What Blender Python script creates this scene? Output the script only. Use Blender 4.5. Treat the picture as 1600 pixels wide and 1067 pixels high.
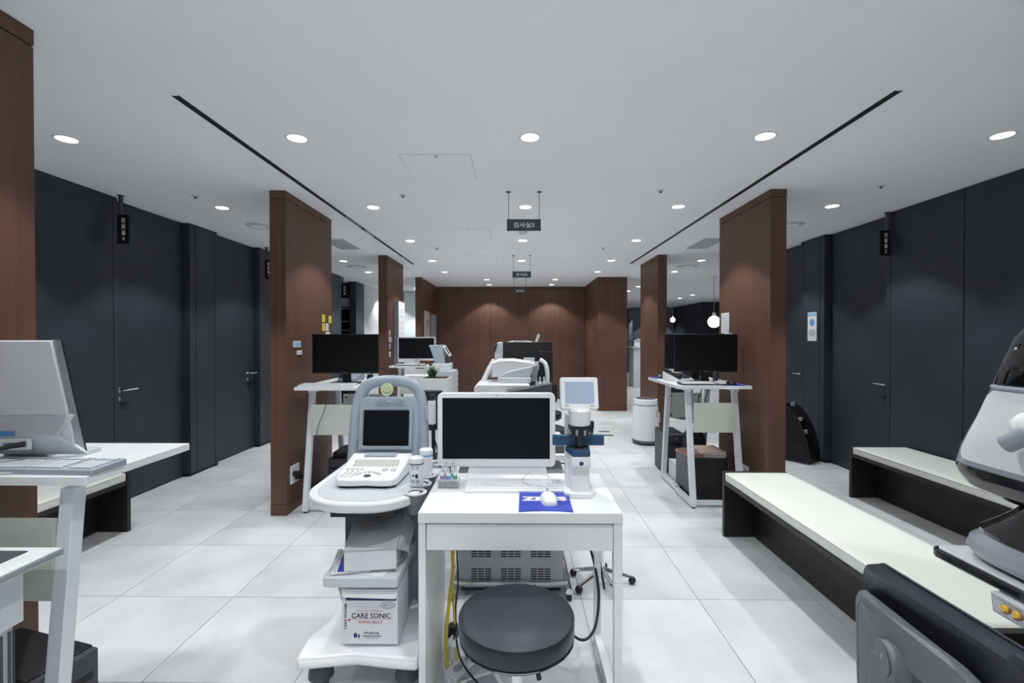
import bpy, bmesh, math, random
from mathutils import Vector, Matrix, Euler
random.seed(7)
for _o in list(bpy.data.objects): bpy.data.objects.remove(_o)
SC = bpy.context.scene
COL = SC.collection
R = math.radians

# ---------------------------------------------------------------- camera, world, exposure
cam_d = bpy.data.cameras.new('camera'); cam = bpy.data.objects.new('camera', cam_d); COL.objects.link(cam)
cam_d.sensor_width = 36; cam_d.lens = 36 * 730 / 1600; cam_d.clip_start = 0.02; cam_d.clip_end = 100
cam.location = (0, 0, 1.375)
cam.rotation_euler = (R(90 - 0.51), 0, R(0.549))
SC.camera = cam
world = bpy.data.worlds.new('world'); SC.world = world; world.use_nodes = True
world.node_tree.nodes['Background'].inputs[0].default_value = (0.6, 0.65, 0.7, 1)
world.node_tree.nodes['Background'].inputs[1].default_value = 0.05
SC.view_settings.view_transform = 'Standard'; SC.view_settings.look = 'None'
SC.view_settings.gamma = 1.0; SC.view_settings.use_curve_mapping = False
SC.view_settings.exposure = 0.0
LAMP_W = 51.0          # power of each ceiling downlight
LAMP_COL = (0.955, 0.985, 1.0)
LAMP_CONE = 100
SC.cycles.max_bounces = 12; SC.cycles.diffuse_bounces = 9
CZ = 2.5               # ceiling height

# ---------------------------------------------------------------- materials
def mat(name, col, rough=0.5, metal=0.0, var=0.03, scale=8.0, bump=0.0, bscale=200.0, emit=None, estr=0.0,
        coat=0.0, trans=0.0, alpha=1.0, stretch=None, objrand=0.0, spec=0.5, ior=1.45):
    m = bpy.data.materials.new(name); m.use_nodes = True
    nt = m.node_tree; b = nt.nodes['Principled BSDF']
    L = nt.links.new
    tc = nt.nodes.new('ShaderNodeTexCoord'); mp = nt.nodes.new('ShaderNodeMapping')
    L(tc.outputs['Object'], mp.inputs[0])
    if stretch: mp.inputs['Scale'].default_value = stretch
    no = nt.nodes.new('ShaderNodeTexNoise'); no.inputs['Scale'].default_value = scale; no.inputs['Detail'].default_value = 6
    vec = mp.outputs[0]
    if objrand:
        oi = nt.nodes.new('ShaderNodeObjectInfo'); mu = nt.nodes.new('ShaderNodeMath'); mu.operation = 'MULTIPLY'; mu.inputs[1].default_value = 57.0
        L(oi.outputs['Random'], mu.inputs[0])
        ad = nt.nodes.new('ShaderNodeVectorMath'); ad.operation = 'ADD'
        L(vec, ad.inputs[0]); L(mu.outputs[0], ad.inputs[1]); vec = ad.outputs[0]
    L(vec, no.inputs['Vector'])
    cr = nt.nodes.new('ShaderNodeValToRGB')
    c0 = [max(0, c * (1 - var)) for c in col]; c1 = [min(1, c * (1 + var)) for c in col]
    cr.color_ramp.elements[0].position = 0.3; cr.color_ramp.elements[1].position = 0.7
    cr.color_ramp.elements[0].color = (*c0, 1); cr.color_ramp.elements[1].color = (*c1, 1)
    L(no.outputs['Fac'], cr.inputs[0])
    out = cr.outputs[0]
    if objrand:
        hs = nt.nodes.new('ShaderNodeHueSaturation'); mr = nt.nodes.new('ShaderNodeMapRange')
        mr.inputs['To Min'].default_value = 1 - objrand; mr.inputs['To Max'].default_value = 1 + objrand
        L(oi.outputs['Random'], mr.inputs['Value']); L(mr.outputs[0], hs.inputs['Value']); L(out, hs.inputs['Color']); out = hs.outputs[0]
    L(out, b.inputs['Base Color'])
    b.inputs['Roughness'].default_value = rough; b.inputs['Metallic'].default_value = metal
    b.inputs['Coat Weight'].default_value = coat; b.inputs['Transmission Weight'].default_value = trans
    b.inputs['Alpha'].default_value = alpha; b.inputs['Specular IOR Level'].default_value = spec; b.inputs['IOR'].default_value = ior
    if emit: b.inputs['Emission Color'].default_value = (*emit, 1); b.inputs['Emission Strength'].default_value = estr
    if bump:
        n2 = nt.nodes.new('ShaderNodeTexNoise'); n2.inputs['Scale'].default_value = bscale; n2.inputs['Detail'].default_value = 3
        L(vec, n2.inputs['Vector'])
        bp = nt.nodes.new('ShaderNodeBump'); bp.inputs['Strength'].default_value = bump; bp.inputs['Distance'].default_value = 0.002
        L(n2.outputs['Fac'], bp.inputs['Height']); L(bp.outputs[0], b.inputs['Normal'])
    return m

def wood_mat(name, c0, c1, rough=0.5):
    m = mat(name, c0, rough, bump=0.15, bscale=60, stretch=(30, 30, 1.2), scale=1.0)
    nt = m.node_tree; cr = [n for n in nt.nodes if n.type == 'VALTORGB'][0]
    cr.color_ramp.elements[0].color = (*c0, 1); cr.color_ramp.elements[1].color = (*c1, 1)
    cr.color_ramp.elements[0].position = 0.25; cr.color_ramp.elements[1].position = 0.75
    return m

M = {}
M['ceil'] = mat('ceiling_paint', (0.91, 0.925, 0.94), 0.9, var=0.01, scale=2)
M['tile'] = mat('floor_tile', (0.63, 0.64, 0.645), 0.42, var=0.13, scale=2.6, bump=0.06, bscale=90, objrand=0.03)
M['grout'] = mat('grout', (0.30, 0.31, 0.32), 0.8, var=0.1)
M['navy'] = mat('charcoal_laminate', (0.035, 0.042, 0.054), 0.48, var=0.06, scale=3)
M['navy_dark'] = mat('dark_joint', (0.008, 0.009, 0.011), 0.6)
M['bluegrey'] = mat('blue_grey_wall', (0.17, 0.20, 0.25), 0.6, var=0.04, scale=3)
M['pale_blue'] = mat('pale_blue_plastic', (0.42, 0.52, 0.58), 0.35)
M['navy2'] = mat('navy_wall', (0.030, 0.034, 0.046), 0.6, var=0.05, scale=3)
M['wood'] = wood_mat('walnut_laminate', (0.096, 0.047, 0.030), (0.140, 0.070, 0.046), 0.5)
M['white'] = mat('white_laminate', (0.83, 0.85, 0.85), 0.35, var=0.01)
M['cream'] = mat('cream_panel', (0.60, 0.62, 0.56), 0.5, var=0.02)
M['steel_white'] = mat('white_powdercoat', (0.75, 0.78, 0.83), 0.4, var=0.02)
M['plastic_white'] = mat('white_plastic', (0.85, 0.86, 0.88), 0.28, var=0.01)
M['plastic_grey'] = mat('grey_blue_plastic', (0.36, 0.42, 0.49), 0.35, var=0.02)
M['plastic_light'] = mat('light_grey_plastic', (0.62, 0.65, 0.68), 0.4, var=0.02)
M['plastic_mid'] = mat('mid_grey_plastic', (0.33, 0.35, 0.40), 0.45, var=0.03)
M['plastic_dark'] = mat('dark_grey_plastic', (0.07, 0.075, 0.085), 0.45, var=0.05)
M['black'] = mat('black_plastic', (0.012, 0.012, 0.014), 0.4, var=0.05)
M['gloss_black'] = mat('gloss_black', (0.006, 0.007, 0.009), 0.06, var=0.02, coat=0.5)
M['screen'] = mat('screen_glass', (0.006, 0.008, 0.010), 0.22, var=0.02, spec=0.15)
M['screen_matte'] = mat('screen_matte', (0.006, 0.006, 0.007), 0.5, var=0.02, spec=0.25)
M['chrome'] = mat('chrome', (0.75, 0.76, 0.78), 0.12, metal=1.0, var=0.02)
M['alu'] = mat('brushed_aluminium', (0.55, 0.57, 0.60), 0.35, metal=0.9, var=0.03)
M['silver'] = mat('silver_plastic', (0.82, 0.83, 0.86), 0.3, metal=0.0, coat=0.4, var=0.02)
M['pearl'] = mat('pearl_plastic', (0.40, 0.42, 0.47), 0.16, var=0.02, coat=0.6)
M['leather'] = mat('black_leather', (0.020, 0.023, 0.032), 0.36, var=0.12, scale=20, bump=0.35, bscale=350)
M['cushion'] = mat('ivory_leather', (0.72, 0.73, 0.68), 0.45, var=0.02, scale=5, bump=0.12, bscale=300)
M['espresso'] = mat('espresso_wood', (0.020, 0.017, 0.016), 0.45, var=0.2, scale=1.2, stretch=(1, 20, 20))
M['shell'] = mat('chair_shell', (0.16, 0.17, 0.18), 0.5, var=0.03, bump=0.1, bscale=500)
M['blue'] = mat('blue_print', (0.035, 0.06, 0.42), 0.5, var=0.03)
M['teal'] = mat('petrol_blue', (0.02, 0.075, 0.17), 0.35, var=0.03)
M['ink'] = mat('ink_black', (0.02, 0.02, 0.03), 0.6)
M['ink_navy'] = mat('ink_navy', (0.02, 0.03, 0.12), 0.6)
M['ink_red'] = mat('ink_red', (0.45, 0.05, 0.06), 0.6)
M['ink_grey'] = mat('ink_grey', (0.25, 0.26, 0.28), 0.6)
M['letter_white'] = mat('letter_white', (0.8, 0.8, 0.8), 0.5)
M['paper'] = mat('white_paper', (0.78, 0.79, 0.80), 0.7, var=0.02)
M['carton'] = mat('grey_carton', (0.52, 0.53, 0.54), 0.6, var=0.03)
M['carton_white'] = mat('white_carton', (0.74, 0.75, 0.78), 0.6, var=0.03)
M['yellow'] = mat('sticky_yellow', (0.75, 0.66, 0.08), 0.7)
M['pink'] = mat('pale_pink_paper', (0.70, 0.52, 0.45), 0.7)
M['skyblue'] = mat('pale_blue_paper', (0.30, 0.50, 0.68), 0.7)
M['cable_yellow'] = mat('yellow_cable', (0.62, 0.50, 0.06), 0.45)
M['green_tag'] = mat('pale_green_tag', (0.52, 0.62, 0.36), 0.5)
M['leaf'] = mat('plant_leaf', (0.05, 0.12, 0.035), 0.45, var=0.3, scale=10)
M['soil'] = mat('soil', (0.05, 0.035, 0.025), 0.9, var=0.3, scale=40)
M['metal_grey'] = mat('grey_steel', (0.36, 0.375, 0.39), 0.5, metal=0.2, var=0.02)
M['glass'] = mat('frosted_glass', (0.72, 0.82, 0.82), 0.25, var=0.03)
M['wall_white'] = mat('white_wall', (0.80, 0.81, 0.83), 0.8, var=0.01)
M['acrylic'] = mat('clear_acrylic', (0.9, 0.93, 0.95), 0.06, trans=0.95, var=0.0)
M['smoke_acrylic'] = mat('smoked_acrylic', (0.35, 0.37, 0.40), 0.1, trans=0.6, var=0.0)
M['lcd'] = mat('lcd_blue', (0.30, 0.36, 0.46), 0.2, emit=(0.42, 0.52, 0.70), estr=0.22)
M['amber'] = mat('amber_button', (0.75, 0.45, 0.05), 0.25, coat=0.5, emit=(1, 0.6, 0.1), estr=0.12)
M['bulb'] = mat('lamp_diffuser', (0.9, 0.9, 0.9), 0.5, emit=(1, 0.99, 0.97), estr=9.0)
M['globe'] = mat('globe_glass', (0.9, 0.85, 0.78), 0.3, emit=(1, 0.86, 0.68), estr=2.2)
M['chart'] = mat('lit_chart', (0.8, 0.8, 0.82), 0.4, emit=(0.9, 0.92, 1.0), estr=0.25)
M['mesh_black'] = mat('black_mesh', (0.010, 0.011, 0.012), 0.5, alpha=1.0)
M['brown_paper'] = mat('brown_folder', (0.32, 0.19, 0.14), 0.6, var=0.08)
M['purple'] = mat('purple_print', (0.42, 0.25, 0.55), 0.5)
M['green'] = mat('green_print', (0.12, 0.42, 0.22), 0.5)
M['bright_blue'] = mat('bright_blue_print', (0.10, 0.30, 0.65), 0.5)
def netting():
    m = M['mesh_black']; nt = m.node_tree; b = nt.nodes['Principled BSDF']
    tc = nt.nodes.new('ShaderNodeTexCoord'); ck = nt.nodes.new('ShaderNodeTexChecker'); ck.inputs['Scale'].default_value = 420
    ck.inputs['Color1'].default_value = (1, 1, 1, 1); ck.inputs['Color2'].default_value = (0.45, 0.45, 0.45, 1)
    nt.links.new(tc.outputs['Object'], ck.inputs[0]); nt.links.new(ck.outputs['Color'], b.inputs['Alpha'])
netting()

# ---------------------------------------------------------------- mesh helpers
class MB:
    def __init__(s): s.v = []; s.f = []
    def add(s, vs, fs):
        k = len(s.v); s.v += [tuple(p) for p in vs]; s.f += [tuple(i + k for i in f) for f in fs]; return s
    def box(s, x0, x1, y0, y1, z0, z1, mx=None):
        vs = [Vector((x, y, z)) for z in (z0, z1) for y in (y0, y1) for x in (x0, x1)]
        if mx: vs = [mx @ p for p in vs]
        return s.add(vs, [(0, 2, 3, 1), (4, 5, 7, 6), (0, 1, 5, 4), (2, 6, 7, 3), (0, 4, 6, 2), (1, 3, 7, 5)])
    def obox(s, c, size, rot=(0, 0, 0)):
        mx = Matrix.Translation(c) @ Euler([R(a) for a in rot]).to_matrix().to_4x4()
        a, b, d = [q / 2 for q in size]
        return s.box(-a, a, -b, b, -d, d, mx)
    def cyl(s, p0, p1, r0, r1=None, n=24):
        r1 = r0 if r1 is None else r1
        p0 = Vector(p0); p1 = Vector(p1); d = (p1 - p0).normalized()
        u = d.orthogonal().normalized(); w = d.cross(u)
        vs = []
        for p, r in ((p0, r0), (p1, r1)):
            vs += [p + (u * math.cos(2 * math.pi * i / n) + w * math.sin(2 * math.pi * i / n)) * r for i in range(n)]
        fs = [(i, (i + 1) % n, n + (i + 1) % n, n + i) for i in range(n)] + [tuple(range(n))[::-1], tuple(range(n, 2 * n))]
        return s.add(vs, fs)
    def loft(s, rings, caps=True, closed=True):
        n = len(rings[0]); vs = [p for r in rings for p in r]; fs = []
        for k in range(len(rings) - 1):
            for i in range(n if closed else n - 1):
                j = (i + 1) % n
                fs.append((k * n + i, k * n + j, (k + 1) * n + j, (k + 1) * n + i))
        if caps and closed: fs += [tuple(range(n))[::-1], tuple(range((len(rings) - 1) * n, len(rings) * n))]
        return s.add(vs, fs)
    def lathe(s, prof, c=(0, 0, 0), n=32, sx=1, sy=1):
        rings = [[(c[0] + sx * r * math.cos(2 * math.pi * i / n), c[1] + sy * r * math.sin(2 * math.pi * i / n), c[2] + z) for i in range(n)] for r, z in prof]
        if prof[0][0] > 0 and prof[-1][0] > 0: return s.loft(rings + [rings[0]], caps=False)   # a ring: closed profile, open hole
        return s.loft(rings)
    def tube(s, pts, r, n=8, smooth=0, flat=1.0, closed=False):
        P = [Vector(p) for p in pts]
        if smooth: P = catmull(P, smooth)
        if not hasattr(r, '__len__'): r = [r] * len(P)
        rings = []; u = None
        for i, p in enumerate(P):
            d = (P[min(i + 1, len(P) - 1)] - P[max(i - 1, 0)])
            d = d.normalized() if d.length > 1e-9 else Vector((0, 0, 1))
            u = d.orthogonal().normalized() if u is None else (u - d * u.dot(d)).normalized()
            w = d.cross(u); rr = r[min(i, len(r) - 1)]
            rings.append([p + (u * math.cos(2 * math.pi * k / n) + w * math.sin(2 * math.pi * k / n) * flat) * rr for k in range(n)])
        return s.loft(rings)
    def prism(s, poly, a0, a1, axis='z'):
        def P(p, a): return {'z': (p[0], p[1], a), 'x': (a, p[0], p[1]), 'y': (p[0], a, p[1])}[axis]
        n = len(poly); vs = [P(p, a0) for p in poly] + [P(p, a1) for p in poly]
        fs = [(i, (i + 1) % n, n + (i + 1) % n, n + i) for i in range(n)] + [tuple(range(n))[::-1], tuple(range(n, 2 * n))]
        return s.add(vs, fs)
    def sphere(s, c, r, n=16, m=10, sc=(1, 1, 1)):
        rings = []
        for k in range(1, m):
            t = math.pi * k / m
            rings.append([(c[0] + sc[0] * r * math.sin(t) * math.cos(2 * math.pi * i / n), c[1] + sc[1] * r * math.sin(t) * math.sin(2 * math.pi * i / n), c[2] + sc[2] * r * math.cos(t)) for i in range(n)])
        return s.loft(rings)
    def xform(s, mx): s.v = [tuple(mx @ Vector(p)) for p in s.v]; return s

def catmull(P, k):
    out = []
    for i in range(len(P) - 1):
        a = P[max(i - 1, 0)]; b = P[i]; c = P[i + 1]; d = P[min(i + 2, len(P) - 1)]
        for j in range(k):
            t = j / k
            out.append(0.5 * (2 * b + (c - a) * t + (2 * a - 5 * b + 4 * c - d) * t * t + (3 * b - a - 3 * c + d) * t ** 3))
    out.append(P[-1]); return out

def rrect(x0, x1, y0, y1, r, n=5):
    if not hasattr(r, '__len__'): r = [r] * 4
    out = []
    for (cx, cy, a, q) in ((x1 - r[0], y0 + r[0], -90, r[0]), (x1 - r[1], y1 - r[1], 0, r[1]), (x0 + r[2], y1 - r[2], 90, r[2]), (x0 + r[3], y0 + r[3], 180, r[3])):
        for k in range(n + 1):
            t = R(a + 90 * k / n); out.append((cx + q * math.cos(t), cy + q * math.sin(t)))
    return out

def mesh_of(mb, name, m, smooth=True, off=(0, 0, 0)):
    me = bpy.data.meshes.new(name)
    o = Vector(off); me.from_pydata([tuple(Vector(p) - o) for p in mb.v], [], mb.f)
    bm = bmesh.new(); bm.from_mesh(me); bmesh.ops.recalc_face_normals(bm, faces=bm.faces); bm.to_mesh(me); bm.free()
    if smooth:
        me.shade_smooth(); me.set_sharp_from_angle(angle=R(32))
    me.materials.append(M[m] if isinstance(m, str) else m)
    return me

def props(o, label=None, cat=None, group=None, kind=None):
    if label: o['label'] = label
    if cat: o['category'] = cat
    if group: o['group'] = group
    if kind: o['kind'] = kind
    return o

def origin_of(o): return Vector((0, 0, 0)) if o is None else Vector(o.get('org', (0, 0, 0)))

def part(parent, name, mb, m, bevel=0.0, seg=2, smooth=True, kind=None, label=None):
    """a mesh given in the coordinates the thing was drawn in; becomes a child of parent"""
    org = origin_of(parent)
    o = bpy.data.objects.new(name, mesh_of(mb, name, m, smooth, org)); COL.objects.link(o)
    if parent is not None:
        o.parent = parent; o['org'] = tuple(org)
    if bevel:
        b = o.modifiers.new('bevel', 'BEVEL'); b.width = bevel; b.segments = seg; b.limit_method = 'ANGLE'; b.angle_limit = R(35)
    if kind: o['kind'] = kind
    if label: o['label'] = label
    return o

def thing(name, label, cat, loc, rotz=0, group=None):
    """Empty at the thing's base; its parts are drawn in world coordinates when rotz is 0, else in local ones"""
    e = bpy.data.objects.new(name, None); COL.objects.link(e); e.empty_display_size = 0.05
    e.location = loc; e.rotation_euler = (0, 0, R(rotz)); e['org'] = tuple(loc) if rotz == 0 else (0.0, 0.0, 0.0)
    return props(e, label, cat, group)

def single(name, mb, m, label, cat, bevel=0.0, group=None, smooth=True, seg=2, kind=None):
    xs = [p[0] for p in mb.v]; ys = [p[1] for p in mb.v]; zs = [p[2] for p in mb.v]
    loc = Vector(((min(xs) + max(xs)) / 2, (min(ys) + max(ys)) / 2, min(zs)))
    o = bpy.data.objects.new(name, mesh_of(mb, name, m, smooth, loc)); COL.objects.link(o); o.location = loc; o['org'] = tuple(loc)
    if bevel:
        b = o.modifiers.new('bevel', 'BEVEL'); b.width = bevel; b.segments = seg; b.limit_method = 'ANGLE'; b.angle_limit = R(35)
    return props(o, label, cat, group, kind)

def struct(name, mb, m, parent=None, bevel=0.0, label=None, cat=None):
    if parent is not None: return part(parent, name, mb, m, bevel)
    o = bpy.data.objects.new(name, mesh_of(mb, name, m)); COL.objects.link(o); o['org'] = (0.0, 0.0, 0.0)
    if bevel:
        b = o.modifiers.new('bevel', 'BEVEL'); b.width = bevel; b.segments = 2; b.limit_method = 'ANGLE'; b.angle_limit = R(35)
    return props(o, label, cat, None, 'structure')

def copy_tree(o, parent=None):
    c = o.copy(); COL.objects.link(c)
    if parent is not None: c.parent = parent
    for ch in list(o.children): copy_tree(ch, c)
    return c

FACE = {'-y': (90, 0, 0), '+x': (90, 0, 90), '-x': (90, 0, -90), 'z': (0, 0, 0), '+y': (90, 0, 180)}
def text(parent, name, body, loc, m, height=None, width=None, face='-y', rot=None, space=1.0, shear=0.0, depth=0.0004, bold=0.0, zrot=0):
    """flat lettering as a thin mesh centred at loc; height/width is its overall size"""
    c = bpy.data.curves.new(name, 'FONT'); c.body = body; c.align_x = 'CENTER'; c.space_line = space; c.shear = shear; c.offset = bold
    c.resolution_u = 2
    t = bpy.data.objects.new(name, c); COL.objects.link(t); bpy.context.view_layer.update()
    me = bpy.data.meshes.new_from_object(t); bpy.data.objects.remove(t)
    xs = [v.co.x for v in me.vertices]; ys = [v.co.y for v in me.vertices]
    w = max(xs) - min(xs); h = max(ys) - min(ys); cx = (max(xs) + min(xs)) / 2; cy = (max(ys) + min(ys)) / 2
    sx = width / w if width else height / h; sy = height / h if height else width / w
    E = Euler([R(a) for a in (rot or FACE[face])]).to_matrix().to_4x4() @ Matrix.Rotation(R(zrot), 4, 'Z')
    mx = Matrix.Translation(Vector(loc) - origin_of(parent)) @ E @ Matrix.Diagonal((sx, sy, 1, 1)) @ Matrix.Translation((-cx, -cy, depth))
    me.transform(mx); me.materials.clear(); me.materials.append(M[m]); me.name = name
    o = bpy.data.objects.new(name, me); COL.objects.link(o)
    if parent is not None: o.parent = parent; o['org'] = tuple(origin_of(parent))
    return o
# ================================================================ the setting
# floor: slab with the tiles laid on it one by one
T = 0.6125
fl = struct('floor', MB().box(-4.6, 8.2, -2.8, 19.2, -0.12, -0.003), 'grout', label='pale grey porcelain tile floor', cat='floor')
tm = None
x_first = -2.109 - 3 * T; y_first = 2.448 - 4 * T
for i in range(12):
    for j in range(17):
        x = x_first + (i + 0.5) * T; y = y_first + (j + 0.5) * T
        if x + T / 2 < -3.4 or x - T / 2 > 3.6: continue
        if tm is None:
            g = T / 2 - 0.0018
            tm = mesh_of(MB().box(-g, g, -g, g, -0.008, 0), 'floor_tile', 'tile', smooth=False)
        o = bpy.data.objects.new('tile', tm); COL.objects.link(o); o.location = (x, y, 0); o.parent = fl
def field(x0, x1, y0, y1):
    m = MB(); nx = max(1, round((x1 - x0) / T)); ny = max(1, round((y1 - y0) / T)); ax = (x1 - x0) / nx; ay = (y1 - y0) / ny
    for i in range(nx):
        for j in range(ny):
            m.box(x0 + i * ax + .002, x0 + (i + 1) * ax - .002, y0 + j * ay + .002, y0 + (j + 1) * ay - .002, -0.008, 0)
    return m
ytop = y_first + 17 * T; xlo = x_first; xhi = x_first + 12 * T
mf = field(-4.6, 8.2, ytop, 19.2); mf2 = field(-4.6, 8.2, -2.8, y_first); mf3 = field(xhi, 8.2, y_first, ytop); mf4 = field(-4.6, xlo, y_first, ytop)
for q in (mf2, mf3, mf4): mf.add(q.v, q.f)
part(fl, 'distant_tiles', mf, 'tile', kind='stuff', smooth=False)

ce = struct('ceiling', MB().box(-4.6, 8.2, -2.8, 19.2, CZ, CZ + 0.12), 'ceil', label='flat matt white ceiling', cat='ceiling')

# outer shell that closes the place off beyond what the photograph shows
struct('wall_rear', MB().box(-4.6, 8.2, -2.9, -2.8, 0, CZ), 'wall_white', label='plain white wall behind the photographer', cat='wall')
struct('wall_far', MB().box(-4.6, 8.2, 19.2, 19.3, 0, CZ), 'navy2', label='dark wall at the far end of the lobby', cat='wall')
struct('wall_lobby', MB().box(8.2, 8.3, -2.8, 19.2, 0, CZ), 'navy2', label='dark outer wall of the lobby', cat='wall')

# ---- left wall: charcoal laminate panels, recessed flush doors
def panel_wall(name, xw, sgn, segs, y_end, label):
    """segs: (y0, y1, depth) panels; sgn +1 when the wall's face looks towards +x"""
    w = struct(name, MB().box(min(xw - sgn * .30, xw - sgn * .13), max(xw - sgn * .30, xw - sgn * .13), -2.8, y_end, 0, CZ), 'navy_dark', label=label, cat='wall')
    for (y0, y1) in segs:
        a, b = sorted((xw, xw - sgn * .13))
        part(w, 'panel', MB().box(a, b, y0 + .004, y1 - .004, 0.03, CZ - 0.002), 'navy', bevel=0.002)
    a, b = sorted((xw - sgn * .012, xw - sgn * .13))
    for (y0, y1) in segs:
        part(w, 'plinth', MB().box(a, b, y0, y1, 0, 0.03), 'navy_dark')
    return w
wl = panel_wall('wall_left', -3.215, 1, [(-2.8, -1.1), (-1.1, .6), (.6, 2.15), (2.15, 3.70), (4.57, 4.66), (4.66, 4.95), (5.82, 6.1), (6.1, 7.3), (7.3, 8.55)], 8.55, 'charcoal laminate panel wall with two recessed doors')
wr = panel_wall('wall_right', 3.365, -1, [(-2.8, -.9), (-.9, 1.4), (1.4, 2.5), (2.5, 3.55), (3.55, 4.24), (5.14, 5.22), (5.22, 5.52), (6.45, 6.55), (6.55, 7.4)], 7.4, 'charcoal laminate panel wall beside the ivory benches')

def door(name, xw, sgn, y0, y1, label, knob_y):
    xd = xw - sgn * .075
    d = bpy.data.objects.new(name, None); COL.objects.link(d); d.location = (xd, (y0 + y1) / 2, 0); d['org'] = tuple(d.location)
    props(d, label, 'door', None, 'structure')
    a, b = sorted((xd, xd - sgn * .05))
    part(d, 'door_leaf', MB().box(a, b, y0 + .05, y1 - .006, 0.012, CZ - .004), 'navy', bevel=0.0015)
    part(d, 'door_jamb', MB().box(min(xw, xd - sgn * .05), max(xw, xd - sgn * .05), y0 + .002, y0 + .044, 0, CZ - .002), 'navy', bevel=0.0015)
    h = part(d, 'door_handle', MB().tube([(xd, knob_y, .94), (xd + sgn * .05, knob_y, .94), (xd + sgn * .055, knob_y + .012, .94), (xd + sgn * .055, knob_y + .135, .94)], .0085, 10), 'chrome')
    part(h, 'rosette', MB().cyl((xd, knob_y, .94), (xd + sgn * .008, knob_y, .94), .026), 'chrome')
    part(d, 'key_rosette', MB().cyl((xd, knob_y, .865), (xd + sgn * .006, knob_y, .865), .02), 'alu')
    part(d, 'lock_plate', MB().box(*sorted((xd, xd + sgn * .004)), knob_y, knob_y + .075, .775, .825), 'black', bevel=.001)
    return d
door('door_1', -3.215, 1, 3.70, 4.57, 'charcoal flush door by the hanging sign numbered 4', 3.82)
door('door_2', -3.215, 1, 4.95, 5.82, 'charcoal flush door further along, half behind the wooden partition', 5.67)
# the right-hand doors: handle towards the camera
def door_r(name, y0, y1, label, ky):
    d = door(name, 3.365, -1, y0, y1, label, ky); return d
door_r('door_3', 4.24, 5.14, 'charcoal flush door by the hanging sign numbered 2', 4.33)
door_r('door_4', 5.52, 6.45, 'charcoal flush door mostly behind the wooden partition', 5.62)

# ---- wooden partition fins and the wooden end wall
def fin(name, x0, x1, y0, y1, label, seams=()):
    f = struct(name, MB().box(x0 + .006, x1 - .006, y0 + .006, y1 - .006, 0, CZ), 'navy_dark', label=label, cat='partition')
    part(f, 'cornice', MB().box(x0 - .001, x1 + .001, y0 - .001, y1 + .001, CZ - .058, CZ - .001), 'wood', bevel=.0015)
    part(f, 'baseboard', MB().box(x0 - .001, x1 + .001, y0 - .001, y1 + .001, 0.001, .085), 'wood', bevel=.0015)
    part(f, 'panel', MB().box(x0, x1, y0, y1, .089, CZ - .0635), 'wood', bevel=.0015)
    return f
fin('wall_partition_left_1', -1.893, -1.770, 0.75, 1.705, 'brown wooden partition behind the silver monitor at the edge of the picture')
fin('wall_partition_left_2', -1.893, -1.770, 3.57, 4.46, 'brown wooden partition with yellow sticky notes and wall socket')
fin('wall_partition_left_3', -1.893, -1.770, 6.39, 7.29, 'brown wooden partition carrying the lit eye chart')
fin('wall_partition_right_1', 1.927, 2.049, 0.75, 1.705, 'brown wooden partition outside the picture beside the chair')
fin('wall_partition_right_2', 1.927, 2.049, 3.57, 4.46, 'brown wooden partition beside the black monitors and paper note')
fin('wall_partition_right_3', 1.927, 2.049, 6.39, 7.29, 'brown wooden partition behind the white air purifier')
fin('wall_partition_left_4', -1.893, -1.780, 8.73, 10.39, 'brown wooden side wall carrying the framed posters')
fin('wall_partition_right_4', 1.515, 2.063, 8.73, 10.39, 'thick brown wooden block at the corner of the end wall')
wb = struct('wall_back', MB().box(-1.893, 2.063, 10.41, 10.55, 0, CZ), 'navy_dark', label='brown wooden end wall with two pools of light', cat='wall')
for a, b in ((-1.779, -.575), (-.575, .255), (.255, 1.514)):
    part(wb, 'panel', MB().box(a + .0025, b - .0025, 10.39, 10.412, .088, CZ - .062), 'wood', bevel=.0015)
part(wb, 'cornice', MB().box(-1.779, 1.514, 10.388, 10.412, CZ - .058, CZ - .001), 'wood', bevel=.0015)
part(wb, 'baseboard', MB().box(-1.779, 1.514, 10.388, 10.412, .001, .085), 'wood', bevel=.0015)

# ---- end of the left aisle: shelf niche, dark pillar, white return wall, glazed end
nw = struct('wall_niche', MB().box(-4.6, -3.36, 9.78, 9.9, 0, CZ), 'navy', label='dark niche wall behind the small shelf', cat='wall')
struct('wall_pillar', MB().box(-3.37, -3.235, 9.4, 9.9, 0, CZ), 'navy', label='slim dark pillar beside the shelf niche', cat='wall')
struct('wall_white_return', MB().box(-3.45, -3.236, 9.9, 11.0, 0, CZ), 'wall_white', label='white wall stub beside the dark pillar', cat='wall')
ge = bpy.data.objects.new('window_1', None); COL.objects.link(ge); ge.location = (-2.7, 11.4, 0); ge['org'] = tuple(ge.location)
props(ge, 'pale green frosted glass screen at the end of the aisle', 'glass screen', None, 'structure')
for a, b in ((-3.6, -2.75), (-2.75, -2.05), (-2.05, -1.35)):
    part(ge, 'glass_pane', MB().box(a + .01, b - .01, 11.40, 11.42, .05, CZ - .04), 'glass')
part(ge, 'glass_frame', MB().box(-3.6, -1.35, 11.39, 11.43, CZ - .04, CZ - .001), 'alu'); part(ge, 'sill', MB().box(-3.6, -1.35, 11.39, 11.43, 0, .05), 'alu')
struct('wall_aisle_end', MB().box(-4.6, 1.5, 11.6, 11.7, 0, CZ), 'wall_white', label='white wall seen through the frosted glass', cat='wall')
struct('wall_aisle_back', MB().box(-4.7, -4.6, -2.8, 19.2, 0, CZ), 'navy_dark', label='outer dark wall behind the shelf niche', cat='wall')

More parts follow.
